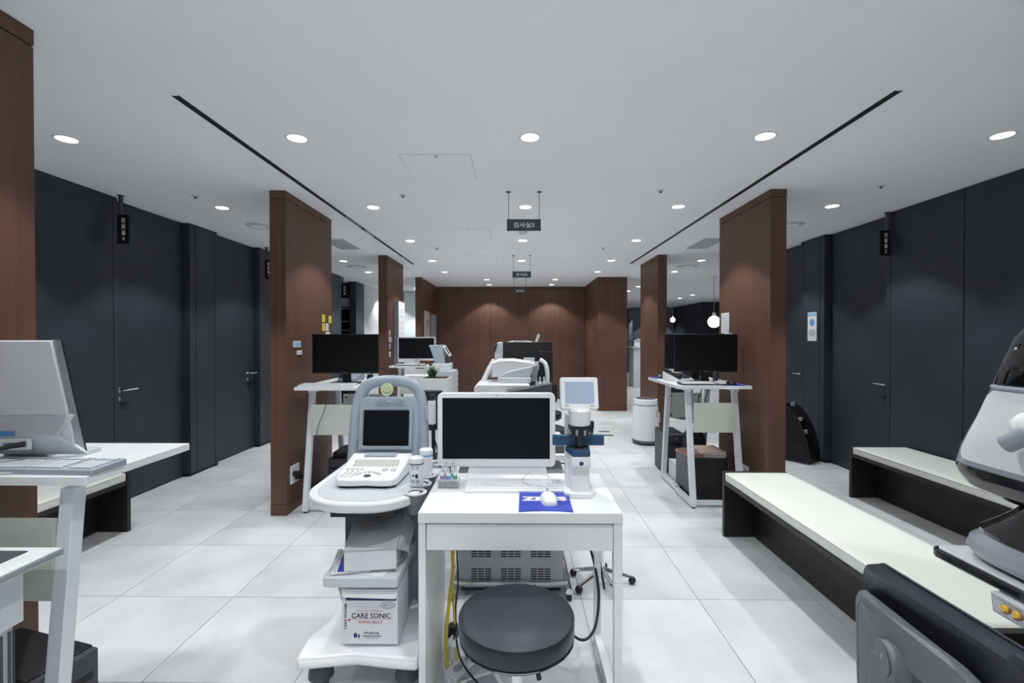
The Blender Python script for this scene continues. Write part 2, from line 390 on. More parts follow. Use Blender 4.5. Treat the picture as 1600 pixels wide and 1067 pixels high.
# ---- lobby to the right: dark block with lettering, dark blocks far back
lw = struct('wall_lettered', MB().box(4.37, 4.9, 17.65, 19.2, 0, CZ), 'bluegrey', label='blue grey lobby wall with white vertical lettering', cat='wall')
struct('wall_lobby_front', MB().box(4.9, 5.9, 17.65, 17.8, 0, CZ), 'bluegrey', label='dark lobby wall between lettered wall and pendant lamps', cat='wall')
struct('wall_lobby_side', MB().box(5.9, 8.2, 14.9, 17.8, 0, CZ), 'navy2', label='navy block of the lobby behind the pendant lamps', cat='wall')
text(lw, 'lettering', '스\n노\n소\n시\nㅡ', (4.369, 18.0, 1.66), 'letter_white', height=1.1, width=.34, face='-x')
part(lw, 'emblem', MB().tube([(4.368, 18.0 + .16 * math.cos(R(a)), 2.30 + .10 * math.sin(R(a))) for a in range(-200, 60, 20)], .018, 5), 'letter_white')

# ================================================================ ceiling fittings
XC = [-2.556, -1.240, .076, 1.392, 2.708]
CN = ['beside the wall with the far shelf niche', 'over the ultrasound cart side', 'on the centre line of the hall', 'over the air purifier side', 'beside the wall with the mesh rack']
RN = {1.235: 'overhead', 2.64: 'nearest row', 4.045: 'second row', 5.45: 'third row', 6.88: 'fourth row', 8.05: 'fifth row', -.17: 'row behind the camera', -1.58: 'rearmost row'}
spot = bpy.data.lights.new('downlight_beam', 'SPOT'); spot.energy = LAMP_W; spot.color = LAMP_COL; spot.spot_size = R(LAMP_CONE); spot.spot_blend = 0.28; spot.shadow_soft_size = 0.045
rim_me = mesh_of(MB().lathe([(.050, .012), (.050, -.002), (.062, -.004), (.066, -.001), (.066, .001), (.052, .014)], n=32), 'trim_ring', 'plastic_white')
bulb_me = mesh_of(MB().lathe([(.0, -.001), (.049, -.001), (.049, .003), (.0, .003)], n=32), 'diffuser', 'bulb')
def downlight(x, y, label, beam=True):
    e = thing('downlight', label, 'ceiling light', (x, y, CZ), group='recessed ceiling downlights')
    for nm, me in (('trim_ring', rim_me), ('diffuser', bulb_me)):
        o = bpy.data.objects.new(nm, me); COL.objects.link(o); o.parent = e
    if beam:
        l = bpy.data.objects.new('beam', spot); COL.objects.link(l); l.parent = e; l.location = (0, 0, -.012)
    return e
for y, rn in RN.items():
    for k, x in enumerate(XC):
        if y == 8.05 and k == 2: continue
        downlight(x, y, f'round recessed downlight, {rn}, {CN[k]}')
for x, s in ((-.58, 'poster side'), (.752, 'block side')):
    downlight(x, 9.12, f'small distant downlight in the row before the last, {s}')
    downlight(x, 10.0, f'downlight closest to the wooden end wall, {s}')
for x, y, s in ((2.70, 10.4, 'just past the wooden block'), (2.72, 11.4, 'second past the wooden block'), (4.67, 12.44, 'above the far lobby, nearer one'), (4.70, 13.5, 'above the far lobby, farther one'),
                (-2.56, 9.4, 'beside the white wall stub'), (-2.3, 10.7, 'nearest the frosted glass'), (4.67, 9.6, 'out of sight over the lobby'), (3.88, 17.7, 'added to brighten the lettered lobby wall'), (6.6, 11.0, 'over the side of the lobby'), (5.15, 17.05, 'added to brighten the dark lobby wall'), (3.45, 12.5, 'added to brighten the white reception counter'), (-2.95, 10.9, 'added to brighten white wall stub and frosted glass'), (-2.0, 11.0, 'added out of sight to brighten the frosted glass')):  # lobby wall, counter and last two glass lamps are extra, added to brighten
    downlight(x, y, f'distant recessed downlight {s}')

def slot(x, y0, y1, label):
    e = thing('slot_diffuser', label, 'air slot', (x, (y0 + y1) / 2, CZ), group='linear ceiling air slots')
    part(e, 'slot_channel', MB().box(x - .012, x + .012, y0, y1, CZ - .0012, CZ + .004), 'navy_dark')
    for s in (-1, 1): part(e, 'slot_edge', MB().box(x + s * .015 - .003, x + s * .015 + .003, y0 - .004, y1 + .004, CZ - .002, CZ + .004), 'black')
    m = MB()
    if x < 0:
        for a, b in ((4.35, 4.75), (4.9, 5.2), (6.1, 6.3), (6.5, 6.62)): m.box(x - .006, x + .006, a, b, CZ - .0022, CZ)
        part(e, 'slot_blade', m, 'alu', kind='stuff')
slot(-1.588, 2.172, 7.2, 'long black air slot in the ceiling on the sticky note side')
slot(1.742, 2.16, 7.15, 'long black air slot in the ceiling on the bench side')

def hatch(y0, y1, label):
    e = thing('access_hatch', label, 'ceiling hatch', (-.5, (y0 + y1) / 2, CZ), group='square ceiling access hatches')
    part(e, 'hatch_gap', MB().box(-.727, -.283, y0, y1, CZ - .0006, CZ + .002), 'ink_grey')
    part(e, 'hatch_panel', MB().box(-.725, -.285, y0 + .002, y1 - .002, CZ - .0016, CZ + .002), 'ceil')
    part(e, 'latch', MB().cyl((-.5, y0 + .03, CZ - .005), (-.5, y0 + .03, CZ), .008), 'ink_grey')
hatch(2.88, 3.35, 'square ceiling access hatch nearest the camera'); hatch(4.86, 5.32, 'middle square ceiling access hatch'); hatch(6.42, 6.88, 'farthest square ceiling access hatch')

def round_vent(x, y, r, label):
    e = thing('ceiling_vent', label, 'vent', (x, y, CZ), group='round ceiling vents')
    part(e, 'vent_ring', MB().lathe([(r * .8, .0), (r, -.002), (r, -.006), (r * .8, -.016), (r * .74, -.010)], (x, y, CZ)), 'plastic_light')
    part(e, 'vent_cone', MB().lathe([(0, -.012), (r * .62, -.016), (r * .66, -.006), (0, -.002)], (x, y, CZ)), 'ceil')
round_vent(-2.60, 4.69, .115, 'round ceiling vent half behind the near sticky note partition'); round_vent(2.735, 4.69, .115, 'round ceiling vent half behind the near bench side partition')
round_vent(-2.54, 7.42, .155, 'round ceiling vent over the sticky note aisle, far'); round_vent(2.71, 7.42, .155, 'round ceiling vent over the bench aisle, far')
def grille(x0, x1, y0, y1, label):
    e = thing('ceiling_grille', label, 'vent', ((x0 + x1) / 2, (y0 + y1) / 2, CZ), group='rectangular return air grilles')
    part(e, 'grille_back', MB().box(x0 + .02, x1 - .02, y0 + .02, y1 - .02, CZ - .002, CZ + .002), 'ink_grey')
    m = MB(); w = .018
    m.box(x0, x1, y0, y0 + w, CZ - .008, CZ); m.box(x0, x1, y1 - w, y1, CZ - .008, CZ); m.box(x0, x0 + w, y0 + w, y1 - w, CZ - .008, CZ); m.box(x1 - w, x1, y0 + w, y1 - w, CZ - .008, CZ)
    part(e, 'grille_frame', m, 'ceil')
    m = MB(); n = 26
    for k in range(n): yy = y0 + w + (y1 - y0 - 2 * w) * (k + .5) / n; m.box(x0 + w, x1 - w, yy - .006, yy + .005, CZ - .006, CZ - .001)
    part(e, 'slats', m, 'plastic_light', kind='stuff')
grille(-2.26, -1.96, 5.3, 5.95, 'rectangular ceiling grille on the sticky note side'); grille(2.11, 2.41, 5.3, 5.95, 'rectangular ceiling grille on the bench side')
def sprinkler(x, y, label):
    e = thing('sprinkler', label, 'sprinkler', (x, y, CZ), group='ceiling sprinklers')
    part(e, 'escutcheon', MB().lathe([(0, 0), (.030, 0), (.028, -.003), (.012, -.006), (0, -.006)], (x, y, CZ), 20), 'plastic_light')
    part(e, 'head', MB().lathe([(0, -.006), (.007, -.006), (.005, -.013), (.011, -.015), (.011, -.018), (0, -.018)], (x, y, CZ), 14), 'plastic_dark')
for x, y, s in ((-2.56, 3.71, 'over the aisle of the doors with signs'), (-.9, 3.70, 'beside the nearest access hatch'), (1.105, 3.60, 'over the air purifier aisle, nearer'), (2.71, 3.51, 'over the aisle of the ivory benches'), (-1.0, 5.9, 'beside the middle access hatch'), (1.09, 5.9, 'over the air purifier aisle, farther'), (-2.0, 9.3, 'distant, beside the frosted glass'), (5.8, 12.9, 'distant, over the lobby')):
    sprinkler(x, y, f'small ceiling sprinkler head {s}')
e = thing('smoke_detector', 'white dome smoke detector hanging below the sign numbered 3', 'smoke detector', (.07, 4.93, CZ))
part(e, 'base', MB().lathe([(0, 0), (.055, 0), (.055, -.018), (0, -.018)], (.07, 4.93, CZ), 24), 'plastic_white')
part(e, 'dome', MB().lathe([(.045, -.018), (.04, -.03), (.025, -.04), (0, -.042)], (.07, 4.93, CZ), 24), 'plastic_light')

def hang_sign(y, x0, x1, z0, z1, body, label):
    e = thing('hanging_sign', label, 'sign', ((x0 + x1) / 2, y, z0))
    part(e, 'board', MB().box(x0, x1, y - .006, y + .006, z0, z1), 'plastic_dark', bevel=.001)
    for x in (x0 + .012, x1 - .012):
        part(e, 'rod', MB().cyl((x, y, z1), (x, y, CZ - .004), .0022, n=8), 'plastic_dark')
        part(e, 'ceiling_cap', MB().cyl((x, y, CZ - .007), (x, y, CZ), .018, n=16), 'plastic_dark')
    text(e, 'lettering', body, ((x0 + x1) / 2, y - .0062, (z0 + z1) / 2), 'letter_white', width=(x1 - x0) * .62, height=(z1 - z0) * .46, bold=.025)
hang_sign(3.62, -.074, .188, 2.198, 2.287, '검사실3', 'hanging black sign reading 검사실3 in white')
hang_sign(6.43, -.055, .200, 2.195, 2.280, '검사실2', 'smaller looking hanging sign reading 검사실2')
hang_sign(8.95, -.055, .195, 2.225, 2.305, '검사실1', 'most distant hanging sign reading 검사실1 before the wooden end wall')

def blade_sign(x, y, z0, z1, w, body, label, s=-1):
    e = thing('blade_sign', label, 'sign', (x, y, z0))
    part(e, 'board', MB().box(x - w / 2, x + w / 2, y - .008, y + .008, z0, z1), 'black', bevel=.001)
    part(e, 'hanger', MB().box(x + s * (w / 2 - .006) - .010, x + s * (w / 2 - .006) + .010, y + .01, y + .035, z0 + .07 * (z1 - z0), CZ - .006), 'plastic_dark')
    part(e, 'bracket', MB().box(x - w / 2, x + w / 2 - .01, y + .008, y + .012, z0 + .06, z1 - .02), 'plastic_dark')
    part(e, 'ceiling_cap', MB().box(x + s * (w / 2 - .006) - .020, x + s * (w / 2 - .006) + .020, y + .004, y + .041, CZ - .006, CZ), 'plastic_dark')
    text(e, 'lettering', body, (x + .004, y - .0082, (z0 + z1) / 2), 'letter_white', width=w * .34, height=(z1 - z0) * .78, space=1.15, bold=.035)
blade_sign(-3.095, 3.66, 2.11, 2.34, .095, '진\n료\n실\n4', 'vertical black sign reading 진료실 4 beside the nearest door')
blade_sign(-3.09, 5.80, 2.10, 2.335, .085, '진\n료\n실\n3', 'vertical black sign reading 진료실 3 beside the wooden partition')
blade_sign(-3.22, 8.72, 2.15, 2.36, .10, '검\n사\n실', 'tiny distant vertical sign above the shelf niche')
blade_sign(3.295, 4.22, 2.105, 2.33, .09, '진\n료\n실\n2', 'vertical black sign reading 진료실 2 above the bench aisle', 1)

def pendant(x, y, z, r, label):
    e = thing('pendant_lamp', label, 'lamp', (x, y, z), group='globe pendant lamps')
    part(e, 'globe', MB().sphere((x, y, z), r, 20, 14), 'globe')
    part(e, 'socket', MB().cyl((x, y, z + r * .9), (x, y, z + r * 1.5), r * .28), 'wall_white')
    part(e, 'cord', MB().cyl((x, y, z + r * 1.5), (x, y, CZ), .006, n=8), 'alu')
    part(e, 'canopy', MB().cyl((x, y, CZ - .02), (x, y, CZ), .06), 'wall_white')
pendant(4.63, 13.9, 1.89, .075, 'small glowing globe pendant above the black monitors'); pendant(3.62, 8.6, 1.66, .11, 'larger glowing globe pendant half behind the bench side partition')
# ================================================================ benches
def bench(x0, x1, y0, y1, z, label):
    e = thing('bench', label, 'bench', ((x0 + x1) / 2, (y0 + y1) / 2, 0), group='long ivory cushioned benches')
    part(e, 'end_panel', MB().box(x0, x1, y1 - .03, y1, 0, z), 'espresso', bevel=.0015)
    part(e, 'end_panel', MB().box(x0, x1, y0, y0 + .03, 0, z), 'espresso', bevel=.0015)
    part(e, 'seat_board', MB().box(x0 + .001, x1 - .001, y0 + .031, y1 - .031, z - .085, z - .057), 'espresso', bevel=.0015)
    xm = (x0 + x1) / 2
    part(e, 'back_board', MB().box(xm - .012, xm + .012, y0 + .031, y1 - .031, .005, z - .086), 'espresso')
    # cushion: puffed slab with a piped seam round the top
    rings = []
    for zz, ins in ((0, .006), (.006, .001), (.040, .0), (.050, .003), (.056, .010), (.060, .03), (.062, .09)):
        rings.append([(px, py, z - .056 + zz) for px, py in rrect(x0 + ins, x1 - ins, y0 + .032 + ins, y1 - .032 - ins, .015, 4)])
    c = part(e, 'cushion', MB().loft(rings), 'cushion')
    loop = [(px, py, z - .056 + .050) for px, py in rrect(x0 + .002, x1 - .002, y0 + .034, y1 - .034, .015, 4)]
    part(c, 'piping', MB().tube(loop + [loop[0]], .0028, 6), 'cushion')
    return e
bench(1.43, 1.86, 1.47, 3.25, .447, 'long ivory bench with dark wooden frame between partition and glossy device')
bench(2.87, 3.33, 2.27, 4.05, .437, 'ivory bench set against the dark panel wall')
bench(-3.19, -2.745, 1.45, 3.29, .42, 'ivory bench partly behind the high white table with the silver monitor')

# ================================================================ high white tables (C-frame legs)
TZ = .985
def high_table(x0, x1, y0, legs, label, flip=False, dy=.42, panel=True, rake=.13):
    """near edge at y0; flip mirrors it so that the legs stand on the far side"""
    e = thing('high_table', label, 'table', ((x0 + x1) / 2, y0 + dy / 2, 0), group='high white work tables')
    def Y(t): return y0 + (dy - t if flip else t)
    def bx(m, a, b, t0, t1, z0, z1): ya, yb = sorted((Y(t0), Y(t1))); return m.box(a, b, ya, yb, z0, z1)
    part(e, 'tabletop', bx(MB(), x0, x1, 0.0, dy - .002, TZ - .025, TZ), 'white', bevel=.0015)
    for x in legs:
        m = MB(); w = .021
        def q(t, z): return [(x - w, Y(t), z), (x + w, Y(t), z), (x + w, Y(t + .042), z), (x - w, Y(t + .042), z)]
        part(e, 'leg', MB().loft([q(.0, .045), q(rake, TZ - .06)]), 'steel_white', bevel=.002)
        part(e, 'foot_beam', bx(MB(), x - w, x + w, .0, .40, .012, .046), 'steel_white', bevel=.002)
        part(e, 'bracket', MB().loft([[(x - w, Y(t), z) for t, z in ((.12, TZ - .06), (.38, TZ - .045), (.38, TZ - .026), (.10, TZ - .026))], [(x + w, Y(t), z) for t, z in ((.12, TZ - .06), (.38, TZ - .045), (.38, TZ - .026), (.10, TZ - .026))]]), 'steel_white')
        for t in (.02, .37): part(e, 'levelling_foot', MB().cyl((x, Y(t), 0), (x, Y(t), .013), .016, n=14), 'black')
    if panel:
        p = part(e, 'modesty_panel', bx(MB(), legs[0] + .022, legs[1] - .022, .062, .078, .60, .84), 'cream', bevel=.001)
        for xx in (legs[0] + .05, legs[1] - .05):
            for zz in (.63, .81): part(p, 'bolt', MB().cyl((xx, Y(.078), zz), (xx, Y(.082), zz), .009, n=10), 'black')
    part(e, 'floor_bar', bx(MB(), legs[0] + .022, legs[1] - .022, .03, .06, .02, .05), 'steel_white')
    return e
high_table(-1.765, -1.205, 1.29, (-1.70, -1.338), 'high white table holding the silver backed monitor and grey keyboard', rake=.085)
high_table(-1.735, -1.13, 3.62, (-1.654, -1.22), 'high white table with the wide black monitor beside the sticky notes')
high_table(-1.735, -1.13, 4.042, (-1.654, -1.22), 'high white table behind the wide black monitor, back to back with another', flip=True)
high_table(-1.735, -1.13, 6.33, (-1.62, -1.25), 'distant high white table with the white framed monitor')
high_table(1.292, 1.885, 3.75, (1.425, 1.81), 'high white table with white keyboard and black monitor near the bench')
high_table(1.292, 1.885, 4.172, (1.44, 1.81), 'high white table on the far side of the bench side black monitors', flip=True)

# ================================================================ monitors, keyboards, mice
def monitor(x, y, zb, w, h, desk_z, label, frame='black', scr='screen_matte', rotz=0, face=-1, bez=.008, chin=.012, stand='post', tilt=0):
    """centre x,y; bottom edge zb; face -1: the screen looks at -y (before rotz)"""
    e = thing('monitor', label, 'monitor', (x, y, desk_z), rotz if rotz else 0)
    loc = rotz != 0
    ox, oy, oz = (0, 0, 0) if loc else (x, y, desk_z)
    z0 = oz + zb - desk_z; f = face
    mx = Matrix.Translation((ox, oy, z0)) @ Matrix.Rotation(R(tilt), 4, 'X')
    def ys(a, b): return sorted((a * -f, b * -f))
    part(e, 'housing', MB().box(-w / 2, w / 2, *ys(-.004, .018), 0, h, mx), frame, bevel=.003)
    part(e, 'rear_cover', MB().box(-w * .36, w * .36, *ys(.018, .045), h * .12, h * .82, mx), frame, bevel=.008)
    part(e, 'screen', MB().box(-w / 2 + bez, w / 2 - bez, *ys(-.0055, -.003), chin, h - bez, mx), scr)
    part(e, 'logo', MB().box(-.022, .022, *ys(-.0056, -.004), chin * .3, chin * .6, mx), 'ink_grey')
    if stand == 'post':
        part(e, 'stand_neck', MB().box(ox - .035, ox + .035, *[oy + q for q in ys(.02, .045)], oz + .01, z0 + h * .3), frame, bevel=.004)
        part(e, 'stand_base', MB().prism(rrect(ox - .12, ox + .12, *[oy + q for q in ys(-.07, .10)], .05), oz, oz + .012), frame, bevel=.002)
    return e
def keyboard(x, y, z, w, d, label, body, key, rotz=0, h=.012, rise=.008, rows=5, cols=18):
    e = thing('keyboard', label, 'keyboard', (x, y, z), rotz)
    ox, oy, oz = (0, 0, 0) if rotz else (x, y, z)
    a = math.atan2(rise, d); mx = Matrix.Translation((ox, oy - d / 2, oz)) @ Matrix.Rotation(a, 4, 'X')
    side = [(0, 0), (d, 0), (d, h + rise), (.006, h)]
    m = MB().loft([[(-w / 2, p, q) for p, q in ((0, 0), (d, 0), (d, h + rise), (0, h))], [(w / 2, p, q) for p, q in ((0, 0), (d, 0), (d, h + rise), (0, h))]])
    m.xform(Matrix.Translation((ox, oy - d / 2, oz))); part(e, 'body', m, body, bevel=.003)
    k = MB(); mg = .010; kw = (w - 2 * mg) / cols; kd = (d - 2 * mg) / (rows + .4)
    for r in range(rows):
        yy = mg + kd * (r + (.4 if r == rows - 1 else 0)); skip = None
        c = 0
        while c < cols:
            span = 5 if (r == 0 and c == 4) else 1
            if c == int(cols * .78): c += 1; continue
            k.box(-w / 2 + mg + c * kw + .0012, -w / 2 + mg + (c + span) * kw - .0012, yy + .0012, yy + kd - .0012, h - .001, h + .004, mx)
            c += span
    part(e, 'keys', k, key, kind='stuff')
    return e
def mouse(x, y, z, label, m, rotz=0, L=.105, W=.062, H=.034):
    rings = []
    for t, w, h in ((0, .45, .25), (.05, .75, .55), (.2, .95, .85), (.45, 1, 1), (.7, .95, .85), (.9, .75, .5), (1, .4, .2)):
        rings.append([(w * W / 2 * math.cos(a), (t - .5) * L, h * H * max(0, math.sin(a)) ** .7) for a in [math.pi * k / 10 for k in range(11)]])
    mb = MB().loft(rings); e = thing('mouse', label, 'mouse', (x, y, z), rotz or .01)
    b = part(e, 'body', mb, m)
    part(e, 'wheel', MB().box(-.003, .003, L * .22, L * .38, H * .72, H * 1.0), 'plastic_mid', bevel=.001)
    return e
def tower(x0, x1, y0, y1, h, label, rotz=0, front='-y', m='black', ports=True):
    cx, cy = (x0 + x1) / 2, (y0 + y1) / 2; w, d = (x1 - x0), (y1 - y0)
    e = thing('computer_tower', label, 'computer', (cx, cy, 0), rotz or .01)
    part(e, 'case', MB().box(-w / 2, w / 2, -d / 2 + .03, d / 2, .012, h), m, bevel=.004)
    part(e, 'front_panel', MB().box(-w / 2 + .002, w / 2 - .002, -d / 2, -d / 2 + .028, .012, h - .002), 'plastic_dark', bevel=.006)
    part(e, 'drive_slot', MB().box(-w / 2 + .02, w / 2 - .02, -d / 2 - .002, -d / 2, h * .74, h * .80), 'black')
    part(e, 'power_button', MB().cyl((0, -d / 2 - .003, h * .9), (0, -d / 2, h * .9), .011, n=14), 'alu')
    for sx in (-1, 1):
        for sy in (-1, 1): part(e, 'foot', MB().cyl((sx * w * .36, sy * d * .38, 0), (sx * w * .36, sy * d * .38, .013), .014, n=10), 'black')
    return e

# monitors
e = thing('monitor', 'silver backed monitor seen from behind on the high table at the picture edge', 'monitor', (-1.55, 1.47, TZ))
def tl(z): return 1.435 - (z - 1.02) * .22          # the panel leans towards the camera at the top
def slab(x0, x1, z0, z1, d0, d1):
    return MB().loft([[(x0, tl(z0) + d0, z0), (x1, tl(z0) + d0, z0), (x1, tl(z0) + d1, z0), (x0, tl(z0) + d1, z0)], [(x0, tl(z1) + d0, z1), (x1, tl(z1) + d0, z1), (x1, tl(z1) + d1, z1), (x0, tl(z1) + d1, z1)]])
part(e, 'bezel', slab(-1.798, -1.360, 1.012, 1.368, .014, .030), 'black', bevel=.002)
part(e, 'rear_shell', slab(-1.796, -1.366, 1.014, 1.366, -.002, .014), 'silver', bevel=.004)
part(e, 'edge_trim', slab(-1.3655, -1.3595, 1.012, 1.368, .004, .022), 'alu')
cv = MB().loft([[(-1.75, tl(1.012) - .004, 1.012), (-1.326, tl(1.012) - .004, 1.012), (-1.326, tl(1.012) + .004, 1.012), (-1.75, tl(1.012) + .004, 1.012)],
                [(-1.75, tl(1.08) - .03, 1.08), (-1.40, tl(1.08) - .02, 1.075), (-1.40, tl(1.08) + .004, 1.08), (-1.75, tl(1.08) + .004, 1.08)],
                [(-1.75, tl(1.135) - .006, 1.135), (-1.345, tl(1.14) - .004, 1.14), (-1.345, tl(1.14) + .004, 1.14), (-1.75, tl(1.135) + .004, 1.135)]])
part(e, 'rear_cover', cv, 'plastic_light', bevel=.003)
part(e, 'port_recess', MB().box(-1.72, -1.475, tl(1.06) - .034, tl(1.06) - .02, 1.035, 1.068), 'plastic_white', bevel=.001)
for x, w, mm in ((-1.60, .034, 'alu'), (-1.53, .03, 'bright_blue')):
    pr = part(e, 'port', MB().prism(rrect(x - w / 2, x + w / 2, 1.044, 1.058, .005), tl(1.05) - .041, tl(1.05) - .03, 'y'), 'alu'); part(pr, 'socket', MB().prism(rrect(x - w / 2 + .004, x + w / 2 - .004, 1.047, 1.055, .003), tl(1.05) - .0415, tl(1.05) - .03, 'y'), mm if mm != 'alu' else 'plastic_mid')
part(e, 'sticker', MB().box(-1.70, -1.517, tl(1.085) - .029, tl(1.085) - .0265, 1.077, 1.09), 'bright_blue')
part(e, 'stand_neck', MB().box(-1.62, -1.48, 1.455, 1.49, TZ + .01, 1.10), 'plastic_light', bevel=.004)
part(e, 'stand_base', MB().prism(rrect(-1.68, -1.42, 1.44, 1.60, .03), TZ, TZ + .012), 'plastic_light')
part(e, 'video_cable', MB().tube([(-1.475, 1.385, 1.055), (-1.50, 1.37, 1.052), (-1.56, 1.33, 1.035), (-1.66, 1.30, 1.01), (-1.76, 1.30, 1.0)], [.009, .008, .004, .004, .004], 8), 'black')
keyboard(-1.41, 1.367, TZ, .43, .115, 'dark grey full size keyboard on the high table with silver monitor', 'plastic_mid', 'plastic_light', h=.016, rise=.004, rotz=-2)
single('paper_strip', MB().obox((-1.50, 1.313, TZ + .004), (.36, .022, .004), (0, 0, 7)), 'plastic_light', 'grey strip lying at the front edge of the high table', 'strip', bevel=.001)

monitor(-1.445, 3.93, 1.070, .565, .332, TZ, 'wide black monitor on the high table beside yellow sticky notes', rotz=-1.5)
monitor(-1.42, 6.62, 1.045, .535, .335, TZ, 'distant white framed monitor below the eye chart', frame='plastic_white', bez=.016, chin=.03)
monitor(1.612, 3.99, 1.080, .535, .322, TZ, 'wide black monitor on the bench side high table facing the camera')
monitor(1.64, 4.33, 1.085, .545, .325, TZ, 'black monitor turned away behind the other on the bench side', face=1)
keyboard(-1.50, 3.70, TZ, .44, .12, 'grey keyboard in front of the wide black monitor by the sticky notes', 'plastic_light', 'plastic_light')
keyboard(1.53, 3.86, TZ, .37, .13, 'white keyboard on the bench side high table', 'plastic_dark', 'plastic_white')
keyboard(-1.46, 6.42, TZ, .42, .12, 'distant white keyboard below the white framed monitor', 'plastic_dark', 'plastic_white')
single('mouse_pad', MB().prism(rrect(1.66, 1.86, 3.765, 3.93, .006), TZ, TZ + .003), 'blue', 'blue mouse pad under the black mouse on the bench side table', 'mouse pad')
single('mouse_pad', MB().prism(rrect(1.30, 1.44, 4.40, 4.57, .006), TZ, TZ + .003), 'blue', 'blue mouse pad at the far corner of the bench side tables', 'mouse pad')
mouse(1.755, 3.84, TZ + .003, 'black mouse on the blue pad near the partition', 'black', 10)
mouse(1.38, 4.49, TZ + .003, 'dark mouse on the far blue pad beside the telephone', 'plastic_dark', 160)
mouse(-1.175, 6.44, TZ, 'black mouse beside the distant white keyboard', 'black')
# telephone, camera-like and dark gadgets below the right monitors
e = thing('telephone', 'white desk telephone with black handset below the black monitors', 'telephone', (1.44, 4.17, TZ), 25)
part(e, 'body', MB().loft([[(-.09, -.10, .0), (.09, -.10, .0), (.09, .10, .0), (-.09, .10, .0)], [(-.09, -.10, .02), (.09, -.10, .02), (.09, .10, .085), (-.09, .10, .085)]]), 'plastic_white', bevel=.005)
part(e, 'handset', MB().tube([(-.065, -.09, .045), (-.07, -.05, .055), (-.07, .04, .085), (-.065, .09, .095)], [.022, .014, .014, .022], 10), 'black')
k = MB()
for i in range(4):
    for j in range(3): k.obox((-.01 + j * .03, -.07 + i * .03, .036 + i * .0195 / 2 + .002), (.02, .018, .008), (18, 0, 0))
part(e, 'buttons', k, 'plastic_dark', kind='stuff')
for x, s in ((1.70, 'nearer the mouse'), (1.79, 'nearest the partition')):
    e = thing('desk_gadget', f'small dark cylinder gadget under the bench side monitors, {s}', 'gadget', (x, 4.22, TZ)); part(e, 'body', MB().cyl((x, 4.22, TZ), (x, 4.22, TZ + .075), .022), 'plastic_dark'); part(e, 'cap', MB().cyl((x, 4.22, TZ + .075), (x, 4.22, TZ + .09), .017), 'alu')
# cords and headset on the far left table
e = thing('headset', 'black headset lying behind the wide black monitor', 'headset', (-1.25, 4.25, TZ))
part(e, 'band', MB().tube([(-1.33, 4.22, TZ + .03), (-1.31, 4.27, TZ + .08), (-1.24, 4.29, TZ + .10), (-1.17, 4.27, TZ + .08), (-1.15, 4.22, TZ + .03)], .008, 8, 5), 'black')
for x in (-1.33, -1.15): part(e, 'ear_cup', MB().cyl((x, 4.22, TZ + .001), (x + .006, 4.22, TZ + .055), .03, .026), 'black')
e = thing('telephone', 'grey telephone behind the wide black monitor by the sticky notes', 'telephone', (-1.50, 4.22, TZ), -15)
part(e, 'body', MB().loft([[(-.08, -.09, .0), (.08, -.09, .0), (.08, .09, .0), (-.08, .09, .0)], [(-.08, -.09, .02), (.08, -.09, .02), (.08, .09, .07), (-.08, .09, .07)]]), 'plastic_mid', bevel=.005)
part(e, 'handset', MB().tube([(-.05, -.08, .04), (-.055, -.04, .05), (-.055, .04, .072), (-.05, .08, .08)], [.02, .013, .013, .02], 10), 'black')

# under the tables
tower(-1.68, -1.50, 1.30, 1.68, .352, 'black computer tower on the floor at the picture edge', rotz=75)
tower(-1.62, -1.26, 3.98, 4.40, .33, 'squat black computer under the sticky note side table', rotz=.01)
single('cable_box', MB().prism(rrect(-1.60, -1.30, 4.02, 4.34, .03), .331, .375), 'black', 'flat black box on top of the squat computer', 'box', bevel=.006)
tower(1.478, 1.665, 4.60, 5.0, .42, 'slim black computer tower at the far end of the bench side tables', rotz=.01)
e = thing('black_cabinet', 'black box cabinet under the bench side high table', 'cabinet', (1.64, 4.12, 0))
part(e, 'body', MB().box(1.475, 1.785, 3.95, 4.30, .052, .352), 'black', bevel=.003)
part(e, 'side_cover', MB().box(1.462, 1.474, 3.955, 4.29, .055, .345), 'plastic_dark', bevel=.003)
part(e, 'plinth', MB().box(1.48, 1.78, 3.96, 4.29, 0, .052), 'black')
part(e, 'handle_slot', MB().box(1.4605, 1.4625, 4.0, 4.1, .27, .29), 'black')
for k in range(5): single('magazine', MB().obox((1.68, 4.10, .3545 + k * .0105), (.2, .26, .009), (0, 0, -4 + 5 * (k % 3))), 'paper' if k % 2 else 'pink', 'thin magazine in the pile on the black cabinet, ' + ('lowest', 'second from below', 'middle', 'second from above', 'topmost')[k], 'magazine', group='magazines on the black cabinet')
e = thing('paper_folder', 'brown paper folder on the black cabinet beside the magazines', 'folder', (1.52, 4.08, .353)); part(e, 'folder', MB().obox((1.515, 4.09, .365), (.14, .26, .022), (0, 0, 8)), 'brown_paper', bevel=.003); part(e, 'sheets', MB().obox((1.525, 4.09, .380), (.13, .24, .008), (0, 0, 14)), 'brown_paper')
e = thing('handbag', 'black leather bag standing behind the papers under the bench side table', 'bag', (1.68, 4.42, 0))
part(e, 'bag_body', MB().loft([[(1.675 + a * q, 4.42 + b * .07, z) for a, b in ((-.10, -1), (.10, -1), (.11, 0), (.10, 1), (-.10, 1), (-.11, 0))] for z, q in ((0, 1), (.1, 1.03), (.32, .95), (.45, .8), (.5, .5))]), 'leather', bevel=.01)
part(e, 'bag_handle', MB().tube([(1.62, 4.42, .48), (1.63, 4.42, .55), (1.675, 4.42, .58), (1.72, 4.42, .55), (1.73, 4.42, .48)], .009, 8, 5), 'leather')
e = thing('letter_tray', 'white letter tray filled with papers under the bench side tables', 'letter tray', (1.51, 4.42, 0))
